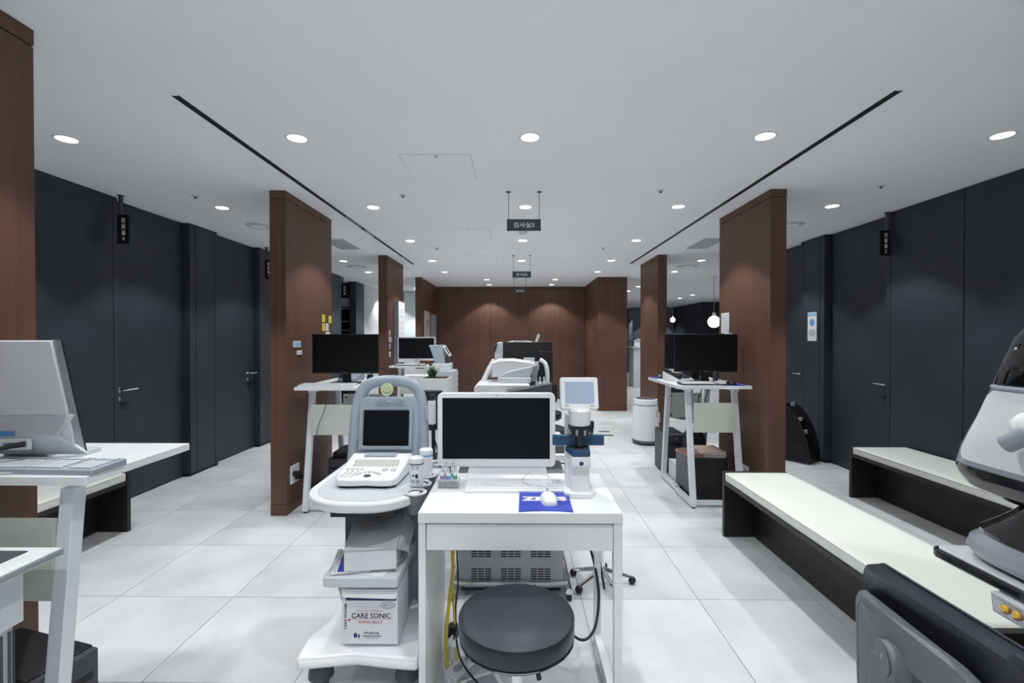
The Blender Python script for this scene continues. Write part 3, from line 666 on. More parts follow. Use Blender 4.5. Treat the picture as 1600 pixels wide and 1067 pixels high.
for k in range(5):
    z = .02 + k * .04
    part(e, 'tray', MB().obox((1.515, 4.42, z), (.085, .20, .006), (6, 0, 0)), 'plastic_light'); part(e, 'sheets', MB().obox((1.515, 4.41, z + .012), (.08, .19, .012), (6, 0, 0)), 'paper')
for x in (1.473, 1.557): part(e, 'side_frame', MB().box(x - .002, x + .002, 4.31, 4.52, 0, .21), 'plastic_light')
def cable(name, pts, r, m, label, smooth=6): return single(name, MB().tube(pts, r, 7, smooth), m, label, 'cable')
for i, (x, s) in enumerate(((1.56, 'nearest the bag'), (1.66, 'in the middle'), (1.72, 'nearest the partition'))):
    cable('cord', [(x, 4.15, TZ - .03), (x - .03, 4.2, .8), (x + .03, 4.24, .62), (x + .01, 4.33, .45)], .004, 'black', f'thin black cord hanging under the bench side table, {s}')
cable('cord', [(-1.50, 3.66, .845), (-1.52, 3.655, .78), (-1.56, 3.66, .68), (-1.58, 3.68, .58), (-1.60, 3.9, .36)], .003, 'plastic_dark', 'thin dark cord over the pale panel of the sticky note side table')
cable('cable_loop', [(-1.22, 4.05, .64), (-1.27, 4.0, .63), (-1.30, 3.97, .55), (-1.28, 3.95, .45), (-1.2, 3.94, .38)], .011, 'cable_yellow', 'thick yellow cable looping under the sticky note side table')

# office chair behind the right tables
def stool_seat(e, x, y, z, r, t, m='leather', band='chrome'):
    part(e, 'seat', MB().lathe([(0, z - t), (r * .97, z - t), (r, z - t + .01), (r, z - .018), (r * .975, z - .006), (r * .9, z + .002), (r * .5, z + .006), (0, z + .007)], (x, y, 0), 48), m)
    part(e, 'seat_piping', MB().tube([(x + r * .985 * math.cos(2 * math.pi * k / 48), y + r * .985 * math.sin(2 * math.pi * k / 48), z - .008) for k in range(49)], .0035, 6), m)
    part(e, 'seat_band', MB().lathe([(0, z - t - .018), (r * .9, z - t - .018), (r * .985, z - t - .006), (r * .985, z - t - .001), (0, z - t - .001)], (x, y, 0), 48), 'plastic_dark')
    part(e, 'chrome_ring', MB().tube([(x + r * .992 * math.cos(2 * math.pi * k / 48), y + r * .992 * math.sin(2 * math.pi * k / 48), z - t - .001) for k in range(49)], .0022, 6), band)
def star_base(e, x, y, top, r, m='chrome', ang=10):
    part(e, 'gas_column', MB().cyl((x, y, .09), (x, y, top), .018), m); part(e, 'column_sleeve', MB().cyl((x, y, .07), (x, y, top * .55), .027), 'black')
    for k in range(5):
        a = R(ang + 72 * k); p = (x + r * math.cos(a), y + r * math.sin(a))
        part(e, 'base_leg', MB().tube([(x, y, .10), (x + r * .5 * math.cos(a), y + r * .5 * math.sin(a), .09), (*p, .065)], [.024, .02, .014], 8), m)
        c = part(e, 'caster', MB().cyl((p[0] - .012 * math.sin(a), p[1] + .012 * math.cos(a), .026), (p[0] + .012 * math.sin(a), p[1] - .012 * math.cos(a), .026), .026, n=18), 'black')
        part(c, 'caster_stem', MB().cyl((*p, .03), (*p, .068), .008, n=10), 'alu')
e = thing('stool', 'black padded round stool pushed before the white desk', 'stool', (0, 1.46, 0)); stool_seat(e, 0.0, 1.455, .515, .180, .066); star_base(e, 0, 1.455, .45, .24, ang=40)
part(e, 'lever', MB().tube([(0.02, 1.45, .42), (.05, 1.43, .41), (.07, 1.42, .33)], .008, 8), 'black')
e = thing('stool', 'black round stool between the small table and the lens meter', 'stool', (.19, 3.55, 0)); stool_seat(e, .19, 3.55, .69, .185, .07); star_base(e, .19, 3.55, .61, .27)
e = thing('stool', 'black stool farther back beyond the lens meter', 'stool', (.27, 4.75, 0)); stool_seat(e, .27, 4.75, .62, .19, .06); star_base(e, .27, 4.75, .56, .3)
part(e, 'backrest', MB().loft([[(.27 + .17 * math.sin(a), 4.75 + (.17 + d) * math.cos(a) , z) for a in [R(-50 + 10 * i) for i in range(11)]] + [(.27 + .20 * math.sin(a), 4.75 + (.20 + d) * math.cos(a), z) for a in [R(50 - 10 * i) for i in range(11)]] for z, d in ((.70, 0), (.8, .01), (.88, .015))]), 'leather')
part(e, 'back_bracket', MB().tube([(.27, 4.80, .60), (.27, 4.99, .60), (.27, 4.985, .74)], .012, 8), 'chrome')
e = thing('office_chair', 'black office chair seat behind the bench side high tables', 'chair', (1.93, 5.32, 0))
part(e, 'seat', MB().lathe([(0, .46), (.16, .46), (.22, .485), (.225, .52), (.2, .54), (0, .545)], (1.93, 5.32, 0), 36), 'leather'); star_base(e, 1.93, 5.32, .46, .28)
part(e, 'backrest', MB().loft([[(1.93 + w * a, 5.52 + .02 * abs(a) + b, z) for a, b in ((-1, 0), (0, .02), (1, 0), (1, .04), (0, .06), (-1, .04))] for z, w in ((.60, .13), (.68, .16), (.86, .16), (.90, .12))]), 'leather', bevel=.01)
part(e, 'back_bracket', MB().tube([(1.93, 5.37, .46), (1.93, 5.58, .46), (1.93, 5.57, .64)], .014, 8), 'black')
# ================================================================ white desk in the middle
DX0, DX1, DY0, DY1 = -.351, .378, 1.655, 2.145
e = thing('desk', 'white laminate desk with one wide drawer in the middle of the hall', 'desk', ((DX0 + DX1) / 2, (DY0 + DY1) / 2, 0))
part(e, 'desktop', MB().box(DX0, DX1, DY0, DY1, .713, .75), 'white', bevel=.0012)
part(e, 'side_panel', MB().box(DX0 + .001, DX0 + .026, DY0 + .002, DY1 - .03, 0, .712), 'white', bevel=.001)
d = part(e, 'drawer_front', MB().box(DX0 + .030, DX1 - .034, DY0 + .004, DY0 + .022, .615, .708), 'white', bevel=.001)
part(e, 'drawer_box', MB().box(DX0 + .034, DX1 - .04, DY0 + .023, DY1 - .10, .625, .70), 'white')
part(e, 'leg', MB().box(DX1 - .032, DX1 - .001, DY0 + .002, DY0 + .032, .50, .712), 'white', bevel=.001)
part(e, 'leg', MB().box(DX1 - .030, DX1 - .001, DY0 + .002, DY0 + .031, 0, .499), 'white', bevel=.001)
part(e, 'leg', MB().box(DX1 - .030, DX1 - .001, DY1 - .065, DY1 - .035, 0.0, .712), 'white', bevel=.001)
part(e, 'runner', MB().box(DX1 - .030, DX1 - .001, DY0 + .033, DY1 - .066, .02, .05), 'white', bevel=.001)
part(e, 'corner_brace', MB().prism([(DY0 + .033, .71), (DY0 + .033, .55), (DY0 + .05, .55), (DY0 + .09, .71)], DX1 - .026, DX1 - .008, 'x'), 'white')
part(e, 'back_rail', MB().box(DX0 + .027, DX1 - .032, DY1 - .06, DY1 - .045, .60, .70), 'white')

# all-in-one computer
e = thing('all_in_one_computer', 'white framed computer screen on the white desk', 'computer', (-.088, 2.05, .75))
AX0, AX1, AZ0, AZ1, AY = -.347, .170, .806, 1.131, 2.045
part(e, 'housing', MB().prism(rrect(AX0, AX1, AZ0, AZ1, .022, 6), AY, AY + .032, 'y'), 'plastic_white', bevel=.003)
part(e, 'screen', MB().box(AX0 + .022, AX1 - .024, AY - .0012, AY + .004, AZ0 + .036, AZ1 - .022), 'screen')
part(e, 'camera_dot', MB().cyl((-.088, AY - .001, AZ1 - .011), (-.088, AY + .002, AZ1 - .011), .0026, n=12), 'plastic_dark')
part(e, 'camera_light', MB().cyl((-.078, AY - .001, AZ1 - .011), (-.078, AY + .002, AZ1 - .011), .0015, n=10), 'ink_grey')
part(e, 'rear_bulge', MB().box(AX0 + .1, AX1 - .1, AY + .032, AY + .06, AZ0 + .05, AZ1 - .06), 'plastic_white', bevel=.01)
st = MB().loft([[(-.225, AY - .02, .7505), (.145, AY - .02, .7505), (.145, AY + .06, .7505), (-.225, AY + .06, .7505)], [(-.215, AY + .002, .775), (.135, AY + .002, .775), (.135, AY + .05, .775), (-.215, AY + .05, .775)], [(-.20, AY + .010, AZ0 + .06), (.12, AY + .010, AZ0 + .06), (.12, AY + .05, AZ0 + .06), (-.20, AY + .05, AZ0 + .06)]])
part(e, 'stand', st, 'plastic_white', bevel=.004)
keyboard(-.004, 1.935, .75, .405, .135, 'white keyboard on the white desk before the computer screen', 'plastic_white', 'plastic_white', rows=6)
# mouse pad with lettering and mouse
mp = MB().prism([(.008, 1.664), (.055, 1.672), (.104, 1.675), (.155, 1.672), (.203, 1.662), (.205, 1.868), (.012, 1.870)], .7505, .7535)
o = single('mouse_pad', mp, 'blue', 'bright blue mouse pad with white block letters on the white desk', 'mouse pad')
text(o, 'lettering', 'ZEISS', (.106, 1.795, .7535), 'letter_white', width=.176, height=.046, face='z', bold=.06)
mouse(.122, 1.772, .7537, 'white mouse lying on the bright blue pad', 'plastic_white', 4, L=.115, W=.062, H=.035)
single('white_cord', MB().tube([(.125, 1.83, .762), (.105, 1.88, .757), (.03, 1.93, .775), (.025, 1.97, .778), (.05, 2.0, .79), (.075, 2.03, .80)], .0018, 6, 6), 'plastic_light', 'thin white mouse cord lying over the white keyboard', 'cord')

# lens meter
LX, LY = .250, 1.90
e = thing('lens_meter', 'white lens meter with small tilted screen on the white desk', 'lens meter', (LX, LY, .75))
part(e, 'base', MB().prism(rrect(LX - .062, LX + .062, LY - .075, LY + .085, .02), .7505, .768), 'plastic_white', bevel=.004)
part(e, 'foot_pad', MB().prism(rrect(LX - .045, LX + .045, LY - .095, LY - .06, .01), .7505, .77), 'plastic_white', bevel=.003)
part(e, 'column', MB().prism(rrect(LX - .048, LX + .048, LY - .01, LY + .08, .014), .768, 1.06), 'plastic_white', bevel=.003)
part(e, 'front_column', MB().prism(rrect(LX - .036, LX + .038, LY - .075, LY - .012, .012), .768, .905), 'plastic_white', bevel=.003)
part(e, 'stage_block', MB().loft([[(LX + a, LY - .005 + b, z) for a, b in ((-.036, -.085), (.038, -.085), (.042, .0), (-.045, .0))] for z in (.872, .905)] + [[(LX + a, LY - .005 + b, .912) for a, b in ((-.034, -.083), (.036, -.083), (.04, .0), (-.043, .0))]]), 'plastic_white', bevel=.003)
part(e, 'logo_disc', MB().cyl((LX + .002, LY - .0915, .885), (LX + .002, LY - .088, .885), .0085, n=18), 'teal')
part(e, 'lens_stage', MB().loft([[(LX + a, LY + b, .913) for a, b in ((-.033, -.09), (.036, -.09), (.042, -.005), (-.052, -.005))], [(LX + a, LY + b, .936) for a, b in ((-.033, -.09), (.036, -.09), (.042, -.005), (-.052, -.005))]]), 'teal', bevel=.002)
part(e, 'lens_table', MB().box(LX - .105, LX + .100, LY - .035, LY - .012, .943, .984), 'teal', bevel=.003)
part(e, 'lens_post', MB().cyl((LX, LY - .06, .936), (LX, LY - .06, .952), .012, .009, n=18), 'black')
part(e, 'lens_ring', MB().lathe([(.014, .936), (.028, .936), (.028, .939), (.014, .940)], (LX, LY - .06, 0), 24), 'plastic_dark')
part(e, 'lens_holder', MB().loft([[(LX + a * w, LY - .055 + b * .03, z) for a, b in ((-1, -1), (1, -1), (1, 1), (-1, 1))] for z, w in ((.952, .012), (.985, .016), (.99, .03), (1.012, .034), (1.016, .044), (1.028, .044))]), 'black', bevel=.002)
for s in (-1, 1): part(e, 'lens_pin', MB().cyl((LX + s * .016, LY - .09, .995), (LX + s * .016, LY - .09, 1.015), .005, n=10), 'plastic_mid')
part(e, 'clamp_lever', MB().box(LX + .04, LX + .056, LY - .06, LY - .03, 1.016, 1.043), 'black', bevel=.002)
part(e, 'side_knob', MB().cyl((LX + .048, LY + .03, 1.0), (LX + .064, LY + .03, 1.0), .026), 'teal')
part(e, 'optic_head', MB().lathe([(0, 1.03), (.040, 1.03), (.042, 1.036), (.042, 1.086), (.036, 1.094), (0, 1.096)], (LX, LY - .055, 0), 32), 'plastic_white')
part(e, 'neck', MB().box(LX - .036, LX + .036, LY - .02, LY + .055, 1.03, 1.085), 'plastic_white', bevel=.005)
sc_m = Matrix.Translation((LX, LY - .045, 1.098)) @ Matrix.Rotation(R(-16), 4, 'X')
hs = part(e, 'display_housing', MB().prism(rrect(-.075, .075, -.01, .118, .008), -.012, .022, 'y').xform(sc_m), 'plastic_white', bevel=.004)
part(e, 'display', MB().box(-.057, .058, -.0135, -.008, .014, .099).xform(sc_m), 'lcd', bevel=.0)
for s in (-.05, .05): part(e, 'display_button', MB().box(s - .008, s + .008, -.0132, -.01, .002, .005).xform(sc_m), 'ink_grey')
single('stylus', MB().cyl((.285, 2.11, .75), (.285, 2.11, .751), .01, n=10), 'plastic_light', 'small round pad on the desk behind the lens meter', 'pad')

# eye drop bottles in an acrylic stand
e = thing('bottle_stand', 'clear acrylic stand at the corner of the white desk', 'stand', (-.282, 1.955, .75))
for z in (.7502, .775): part(e, 'acrylic_shelf', MB().box(-.325, -.240, 1.925, 1.99, z, z + .003), 'acrylic')
for x in (-.325, -.2425): part(e, 'acrylic_side', MB().box(x, x + .0025, 1.925, 1.99, .7535, .7745), 'acrylic')
part(e, 'acrylic_front', MB().box(-.3225, -.2425, 1.925, 1.9275, .7535, .7745), 'acrylic')
for x, y, cm, s in ((-.31, 1.945, 'purple', 'purple label'), (-.284, 1.94, 'bright_blue', 'blue label'), (-.256, 1.948, 'green', 'green label'), (-.300, 1.975, 'pink', 'pale pink label, back row'), (-.270, 1.978, 'skyblue', 'pale blue label, back row')):
    tall = .012 if 'back' in s else 0
    b = thing('eye_drop_bottle', f'small eye drop bottle with {s} in the acrylic stand', 'bottle', (x, y, .778))
    part(b, 'bottle_body', MB().lathe([(0, 0), (.0085, 0), (.009, .003), (.009, .030 + tall), (.005, .036 + tall), (0, .036 + tall)], (x, y, .778), 16), 'plastic_white')
    part(b, 'label_band', MB().lathe([(.0085, .006), (.0094, .006), (.0094, .020), (.0085, .020)], (x, y, .778), 16), cm)
    part(b, 'cap', MB().lathe([(0, .035 + tall), (.007, .035 + tall), (.006, .052 + tall), (0, .053 + tall)], (x, y, .778), 14), 'acrylic' if tall else 'plastic_light')

# cables and power things under the desk
e = thing('power_strip', 'white power strip on the floor under the white desk', 'power strip', (-.19, 1.93, 0), -35)
part(e, 'strip_body', MB().box(-.035, .035, -.13, .13, 0, .045), 'plastic_light', bevel=.004)
for k in range(3): part(e, 'socket', MB().cyl((0, -.08 + .07 * k, .044), (0, -.08 + .07 * k, .0465), .02), 'plastic_mid')
e = thing('power_plug_block', 'white extension block with black plug beside the desk panel', 'plug block', (-.285, 2.02, 0))
part(e, 'block', MB().lathe([(0, 0), (.045, 0), (.05, .02), (.05, .06), (.04, .075), (0, .078)], (-.275, 2.02, .0), 24, .8, 1), 'plastic_white')
part(e, 'plug', MB().cyl((-.275, 2.02, .078), (-.275, 2.02, .125), .024, .021), 'black')
e = thing('network_hub', 'small white network box with slotted side under the desk', 'network box', (-.13, 1.80, 0), 25)
part(e, 'hub_body', MB().box(-.075, .075, -.05, .05, 0, .032), 'plastic_white', bevel=.003)
part(e, 'hub_top_shade', MB().box(-.055, .055, -.035, .035, .032, .034), 'plastic_mid')  # grey plate paints the shading onto the white hub's top
for k in range(4): part(e, 'port', MB().box(-.06 + .03 * k, -.04 + .03 * k, -.0515, -.05, .008, .024), 'black')
cable('cable_bundle', [(-.28, 2.09, .58), (-.29, 2.10, .45), (-.285, 2.08, .33), (-.295, 2.05, .22), (-.30, 1.97, .10), (-.27, 1.86, .02), (-.2, 1.80, .012), (-.14, 1.73, .012)], .008, 'cable_yellow', 'yellow cables running down beside the desk panel')
cable('cable_bundle', [(-.27, 2.10, .58), (-.275, 2.10, .46), (-.29, 2.09, .33), (-.28, 2.06, .2), (-.25, 1.95, .03), (-.20, 1.72, .012), (-.12, 1.66, .01)], .005, 'cable_yellow', 'second yellow cable running to the network box')
cable('cable', [(-.262, 2.11, .60), (-.268, 2.10, .42), (-.262, 2.08, .28), (-.27, 2.06, .15), (-.23, 1.9, .06), (-.1, 1.72, .05), (-.05, 1.75, .01)], .004, 'black', 'thin black cable tangled beside the desk panel')
cable('cable', [(-.275, 2.0, .09), (-.30, 1.9, .05), (-.25, 1.76, .03), (-.30, 1.7, .01)], .006, 'plastic_light', 'light grey cable from the plug block')
cable('cable', [(.285, 2.28, .62), (.30, 2.20, .52), (.345, 2.10, .38), (.362, 2.05, .24), (.33, 1.98, .13), (.26, 1.95, .11), (.17, 2.08, .14), (.12, 2.30, .10), (.10, 2.47, .012)], .006, 'black', 'thick black cable looping behind the desk leg')

# ================================================================ ultrasound cart
CX = -.61
e = thing('ultrasound_cart', 'white and grey ultrasound machine on a wheeled cart beside the desk', 'ultrasound machine', (CX, 2.0, 0))
def plan(ins, z): return [(px, py, z) for px, py in rrect(-.852 + ins, -.385 - ins, 1.735 + ins, 2.38 - ins, [max(.01, .19 - ins), .05, .05, max(.01, .21 - ins)], 10)]
part(e, 'work_table', MB().loft([plan(.012, .712), plan(.0, .722), plan(0, .745), plan(.004, .750)]), 'plastic_white')
part(e, 'table_inlay', MB().loft([plan(.034, .7502), plan(.034, .7515)]), 'plastic_light', label='grey inlay of the work table')
part(e, 'drive_box', MB().box(-.735, -.475, 1.83, 2.15, .665, .71), 'black', bevel=.002)
# control panel: thin wedge with keys and a track ball
def wedge(z0f, z0b, z1f, z1b, ins=0, y0=1.905, y1=2.185):
    o2 = [(-.755 + ins, y0 + .03), (-.735 + ins, y0 + .004 + ins), (-.69, y0 + ins), (-.62, y0 + .008 + ins), (-.56, y0 + ins), (-.515 - ins, y0 + .004 + ins), (-.495 - ins, y0 + .03), (-.485 - ins, y1), (-.765 + ins, y1)]
    def zz(a, b, y): return a + (b - a) * (y - y0) / (y1 - y0)
    return [[(x, y, zz(z0f, z0b, y)) for x, y in o2], [(x, y, zz(z1f, z1b, y)) for x, y in o2]]
part(e, 'panel_foot', MB().loft(wedge(.7516, .7516, .762, .762, .014)), 'black')
cp = part(e, 'control_panel', MB().loft(wedge(.762, .762, .788, .832)), 'plastic_white', bevel=.005)
mx = Matrix.Translation((0, 1.905, .788)) @ Matrix.Rotation(math.atan2(.044, .28), 4, 'X')
k = MB(); kb = MB()
for r in range(4):
    for c in range(13):
        k.box(-.725 + c * .0155 + r * .002, -.725 + c * .0155 + .012 + r * .002, .19 - r * .018, .203 - r * .018, 0, .003, mx)
for c in range(4): k.box(-.735 + c * .02, -.722 + c * .02, .10, .113, 0, .003, mx)
for r in range(4):
    for c in range(3): k.box(-.74 + c * .022 + r * .004, -.728 + c * .022 + r * .004, .03 + r * .017, .036 + r * .017, 0, .0025, mx)
for c in range(7):
    a = R(20 + 23.3 * c); k.obox(mx @ Vector((-.625 + .05 * math.cos(a), .045 + .032 * math.sin(a), .001)), (.014, .010, .004))
part(cp, 'keys', k, 'cream', kind='stuff')
for x in (-.565, -.53): part(cp, 'rocker', MB().box(x - .01, x + .01, .088, .112, 0, .007, mx), 'plastic_light', bevel=.002)
part(cp, 'track_ball', MB().sphere(mx @ Vector((-.625, .042, -.001)), .016, 16, 10, (1, .8, .5)), 'plastic_dark')
part(cp, 'hinge_bar', MB().box(-.70, -.555, .235, .272, 0, .008, mx), 'plastic_grey', bevel=.002)
# display head with carrying handle
HY = 2.235
lean = Matrix.Translation((0, HY, .80)) @ Matrix.Rotation(R(-7), 4, 'X') @ Matrix.Translation((0, -HY, -.80))
arch = [(-.790, HY + .02, .76), (-.787, HY + .02, .90), (-.778, HY + .02, 1.04), (-.752, HY + .02, 1.125), (-.70, HY + .02, 1.158), (-.62, HY + .02, 1.166), (-.54, HY + .02, 1.158), (-.488, HY + .02, 1.125), (-.462, HY + .02, 1.04), (-.453, HY + .02, .90), (-.450, HY + .02, .76)]
part(e, 'carrying_handle', MB().tube(arch, .030, 14, 5, flat=.85).xform(lean), 'plastic_grey')
part(e, 'display_shell', MB().prism(rrect(-.768, -.472, .765, 1.088, [.012, .04, .04, .012]), HY, HY + .07, 'y').xform(lean), 'plastic_grey', bevel=.008)
bz = MB(); x0, x1, z0, z1 = -.758, -.502, .835, 1.040
rings = [[(px, HY - d, pz) for px, pz in rrect(x0 - i, x1 + i, z0 - i, z1 + i, .008, 3)] for d, i in ((-.002, .0), (.012, .0), (.012, -.013), (.002, -.019))]
part(e, 'bezel', bz.loft(rings, caps=False).xform(lean), 'plastic_grey', bevel=.001)
part(e, 'display', MB().box(x0 + .012, x1 - .012, HY - .0042, HY + .004, z0 + .012, z1 - .012).xform(lean), 'screen', label='dark ultrasound display')
part(e, 'badge', MB().box(-.632, -.606, HY - .004, HY, 1.056, 1.066).xform(lean), 'alu', bevel=.001)
part(e, 'head_stem', MB().box(-.70, -.54, HY + .03, HY + .10, .75, .80), 'plastic_grey', bevel=.004)
# probe holders along the right side
for y, s in ((1.86, 'a'), (1.97, 'b'), (2.09, 'c')):
    h = part(e, 'probe_holder', MB().lathe([(.030, -.075), (.033, -.07), (.041, .0), (.041, .004), (.032, .004), (.030, -.07)], (-.404, y, .750), 24), 'smoke_acrylic')
    part(h, 'holder_rim', MB().lathe([(.031, .004), (.045, .004), (.045, .008), (.031, .008)], (-.404, y, .750), 24), 'plastic_light')
part(e, 'side_arm', MB().prism(rrect(-.41, -.356, 2.12, 2.40, .025), .70, .752), 'plastic_white', bevel=.006)
part(e, 'probe_rest', MB().lathe([(.028, .0), (.044, .0), (.044, .012), (.036, .012)], (-.383, 2.26, .752), 24), 'plastic_grey')
# column, shelf and base
col = [[(CX + .085 + a * w, y + b, z) for a, b in ((-1, -.05), (1, -.05), (1, .06), (-1, .06))] for z, w, y in ((.20, .15, 2.12), (.45, .135, 2.14), (.66, .11, 2.12), (.715, .10, 2.10))]
part(e, 'column', MB().loft(col), 'plastic_mid', bevel=.01)
part(e, 'front_strut', MB().loft([[(-.70 + a, 2.0 + b, z) for a, b in ((-.03, -.025), (.03, -.025), (.03, .025), (-.03, .025))] for z in (.46, .712)]), 'plastic_dark', bevel=.004)
part(e, 'shelf', MB().prism(rrect(-.735, -.448, 1.75, 2.12, .012), .428, .468), 'plastic_light', bevel=.005)
for x, s in ((-.715, 1), (-.475, -1)):
    prof = [(1.80, .425), (2.12, .425), (2.12, .195), (1.98, .195), (1.935, .26), (1.90, .33), (1.86, .39)]
    part(e, 'shelf_support', MB().prism(prof, x - .012, x + .012, 'x'), 'plastic_mid', bevel=.003)
base = []
for (zf, zr) in ((.142, .142), (.178, .19), (.190, .205)):
    pts = [(-.815, 1.705), (-.74, 1.715), (-.60, 1.735), (-.47, 1.715), (-.365, 1.705), (-.365, 1.80), (-.40, 1.93), (-.385, 2.20), (-.44, 2.27), (-.76, 2.27), (-.81, 2.20), (-.775, 1.93), (-.815, 1.80)]
    base.append([(x, y, zf if y < 1.8 else zr) for x, y in pts])
part(e, 'cart_base', MB().loft(base), 'plastic_white', bevel=.012, seg=3)
for x, y in ((-.755, 1.79), (-.42, 1.79), (-.755, 2.19), (-.42, 2.19)):
    c = part(e, 'caster', MB().cyl((x - .016, y, .045), (x + .016, y, .045), .045), 'plastic_dark')
    part(c, 'caster_hood', MB().lathe([(0, .145), (.03, .145), (.045, .10), (.048, .07), (.03, .06), (0, .06)], (x, y, 0), 20), 'plastic_dark')
# smiley tag on the handle
o = thing('smiley_tag', 'round pale green smiling tag on the handle of the ultrasound machine', 'tag', (-.612, 2.20, 1.10))
part(o, 'disc', MB().cyl((-.612, 2.196, 1.128), (-.612, 2.206, 1.128), .030, n=28), 'green_tag', bevel=.002)
for s in (-1, 1): part(o, 'eye', MB().cyl((-.612 + s * .010, 2.1945, 1.136), (-.612 + s * .010, 2.196, 1.136), .0018, n=8), 'ink')
part(o, 'smile', MB().tube([(-.612 + .02 * math.sin(R(a)), 2.195, 1.130 - .018 * math.cos(R(a))) for a in range(-70, 71, 14)], .0009, 5), 'ink')
# two white gel bottles in the holders
for x, y, cm, s in ((-.418, 1.945, 'ink_navy', 'with navy logo, nearer the front of the cart'), (-.405, 2.085, 'bright_blue', 'with blue ring, behind the other')):
    b = thing('gel_bottle', f'white cylindrical bottle {s}', 'bottle', (x, y, .758))
    part(b, 'bottle_body', MB().lathe([(0, 0), (.0275, 0), (.029, .004), (.029, .088), (0, .088)], (x, y, .759), 28), 'plastic_white')
    part(b, 'neck_ring', MB().lathe([(.0285, .0885), (.0305, .0885), (.0305, .0925), (.0285, .0925)], (x, y, .759), 28), cm)
    part(b, 'cap', MB().lathe([(0, .093), (.030, .093), (.031, .096), (.030, .113), (.024, .118), (0, .119)], (x, y, .759), 28), 'plastic_white')
    if 'navy' in s:
        g = MB()
        for dx, dz, r, q in ((-.007, .046, .0065, .8), (.006, .043, .0085, 1.5)): g.sphere((x + dx, y - .0285, .759 + dz), r, 12, 8, (.8, .15, q * .8))
        part(b, 'logo', g, 'ink_navy')
        for z, w in ((.078, .034), (.070, .026), (.024, .030), (.018, .034)): part(b, 'print_line', MB().box(x - w / 2, x + w / 2, y - .0288, y - .022, .759 + z, .759 + z + .003), 'ink_grey')
# hanging probe
o = thing('ultrasound_probe', 'white handheld probe with black cord hanging beside the computer screen', 'probe', (-.405, 2.255, .95))
part(o, 'handle', MB().box(-.427, -.393, 2.235, 2.275, .955, 1.070), 'plastic_light', bevel=.006)
part(o, 'clip', MB().box(-.440, -.427, 2.24, 2.27, .975, 1.04), 'plastic_grey', bevel=.002)
part(o, 'probe_cord', MB().tube([(-.408, 2.25, .955), (-.400, 2.245, .90), (-.375, 2.23, .82), (-.36, 2.215, .72), (-.365, 2.20, .60)], [.006, .004], 8, 4), 'black')
part(o, 'probe_tip', MB().box(-.423, -.396, 2.238, 2.272, 1.070, 1.10), 'black', bevel=.005)

# box CARE SONIC
BX0, BX1, BY0, BZ0, BZ1 = -.665, -.452, 1.765, .2055, .415
e = thing('carton', 'white carton printed CARE SONIC on the base of the cart', 'box', ((BX0 + BX1) / 2, BY0 + .09, BZ0))
part(e, 'carton_body', MB().box(BX0, BX1, BY0, BY0 + .17, BZ0, BZ1 - .006), 'carton_white', bevel=.0015)
part(e, 'lid_flap', MB().add([(BX0, BY0 - .001, BZ1 - .006), (BX1, BY0 - .001, BZ1 - .006), (BX1 - .004, BY0 - .010, BZ1 - .026), (BX1 - .01, BY0 - .011, BZ1 - .029), (BX0 + .02, BY0 - .009, BZ1 - .025), (BX0 + .002, BY0 - .007, BZ1 - .020),
     (BX0, BY0 - .003, BZ1 - .005), (BX1, BY0 - .003, BZ1 - .005), (BX1 - .004, BY0 - .012, BZ1 - .026), (BX1 - .01, BY0 - .013, BZ1 - .029), (BX0 + .02, BY0 - .011, BZ1 - .025), (BX0 + .002, BY0 - .009, BZ1 - .020)],
     [(0, 1, 2, 3, 4, 5), (11, 10, 9, 8, 7, 6), (0, 6, 7, 1), (1, 7, 8, 2), (2, 8, 9, 3), (3, 9, 10, 4), (4, 10, 11, 5), (5, 11, 6, 0)]), 'carton_white', smooth=False)
part(e, 'lid', MB().box(BX0, BX1, BY0 - .001, BY0 + .172, BZ1 - .006, BZ1), 'carton_white', bevel=.001)
fy = BY0 - .0006; bc = (BX0 + BX1) / 2
part(e, 'print_band', MB().box(BX0 + .015, BX1 - .006, fy, BY0 + .001, BZ1 - .042, BZ1 - .030), 'ink_navy')
text(e, 'lettering', 'CARE SONIC', (bc + .005, fy, BZ0 + .110), 'ink', width=.150, height=.020, bold=.015)
text(e, 'lettering', 'SONO JELLY', (bc + .003, fy, BZ0 + .084), 'ink_red', width=.095, height=.0135, bold=.01)
text(e, 'lettering', 'ULTRA SOUND TRANSMISSION', (bc - .002, fy, BZ0 + .128), 'ink_red', width=.100, height=.0055)
text(e, 'lettering', 'CARE PHARM', (BX0 + .014, fy, BZ0 + .105), 'ink', width=.098, height=.010, zrot=90, bold=.01)
text(e, 'lettering', '(주)케어팜', (bc + .006, fy, BZ0 + .042), 'ink_navy', width=.060, height=.013, bold=.01)
text(e, 'lettering', 'Made in Korea', (bc + .008, fy, BZ0 + .024), 'ink', width=.052, height=.005)
text(e, 'lettering', '200ml x 12', (BX1 - .037, fy, BZ0 + .150), 'ink_navy', width=.036, height=.007)
part(e, 'oval_mark', MB().tube([(BX1 - .037 + .026 * math.cos(R(a)), fy, BZ0 + .150 + .0115 * math.sin(R(a))) for a in range(0, 361, 15)], .0007, 4), 'ink_navy')
part(e, 'rule_line', MB().box(BX0 + .028, BX1 - .018, fy, BY0 + .001, BZ0 + .0965, BZ0 + .0973), 'ink_red')
part(e, 'red_square', MB().box(BX0 + .024, BX0 + .031, fy, BY0 + .001, BZ0 + .089, BZ0 + .096), 'ink_red')
part(e, 'logo_drop', MB().prism([(bc - .055 + .0085 * math.cos(R(a)) * .8, BZ0 + .034 + .010 * math.sin(R(a))) for a in range(0, 360, 24)], fy, BY0 + .001, 'y'), 'ink_navy')
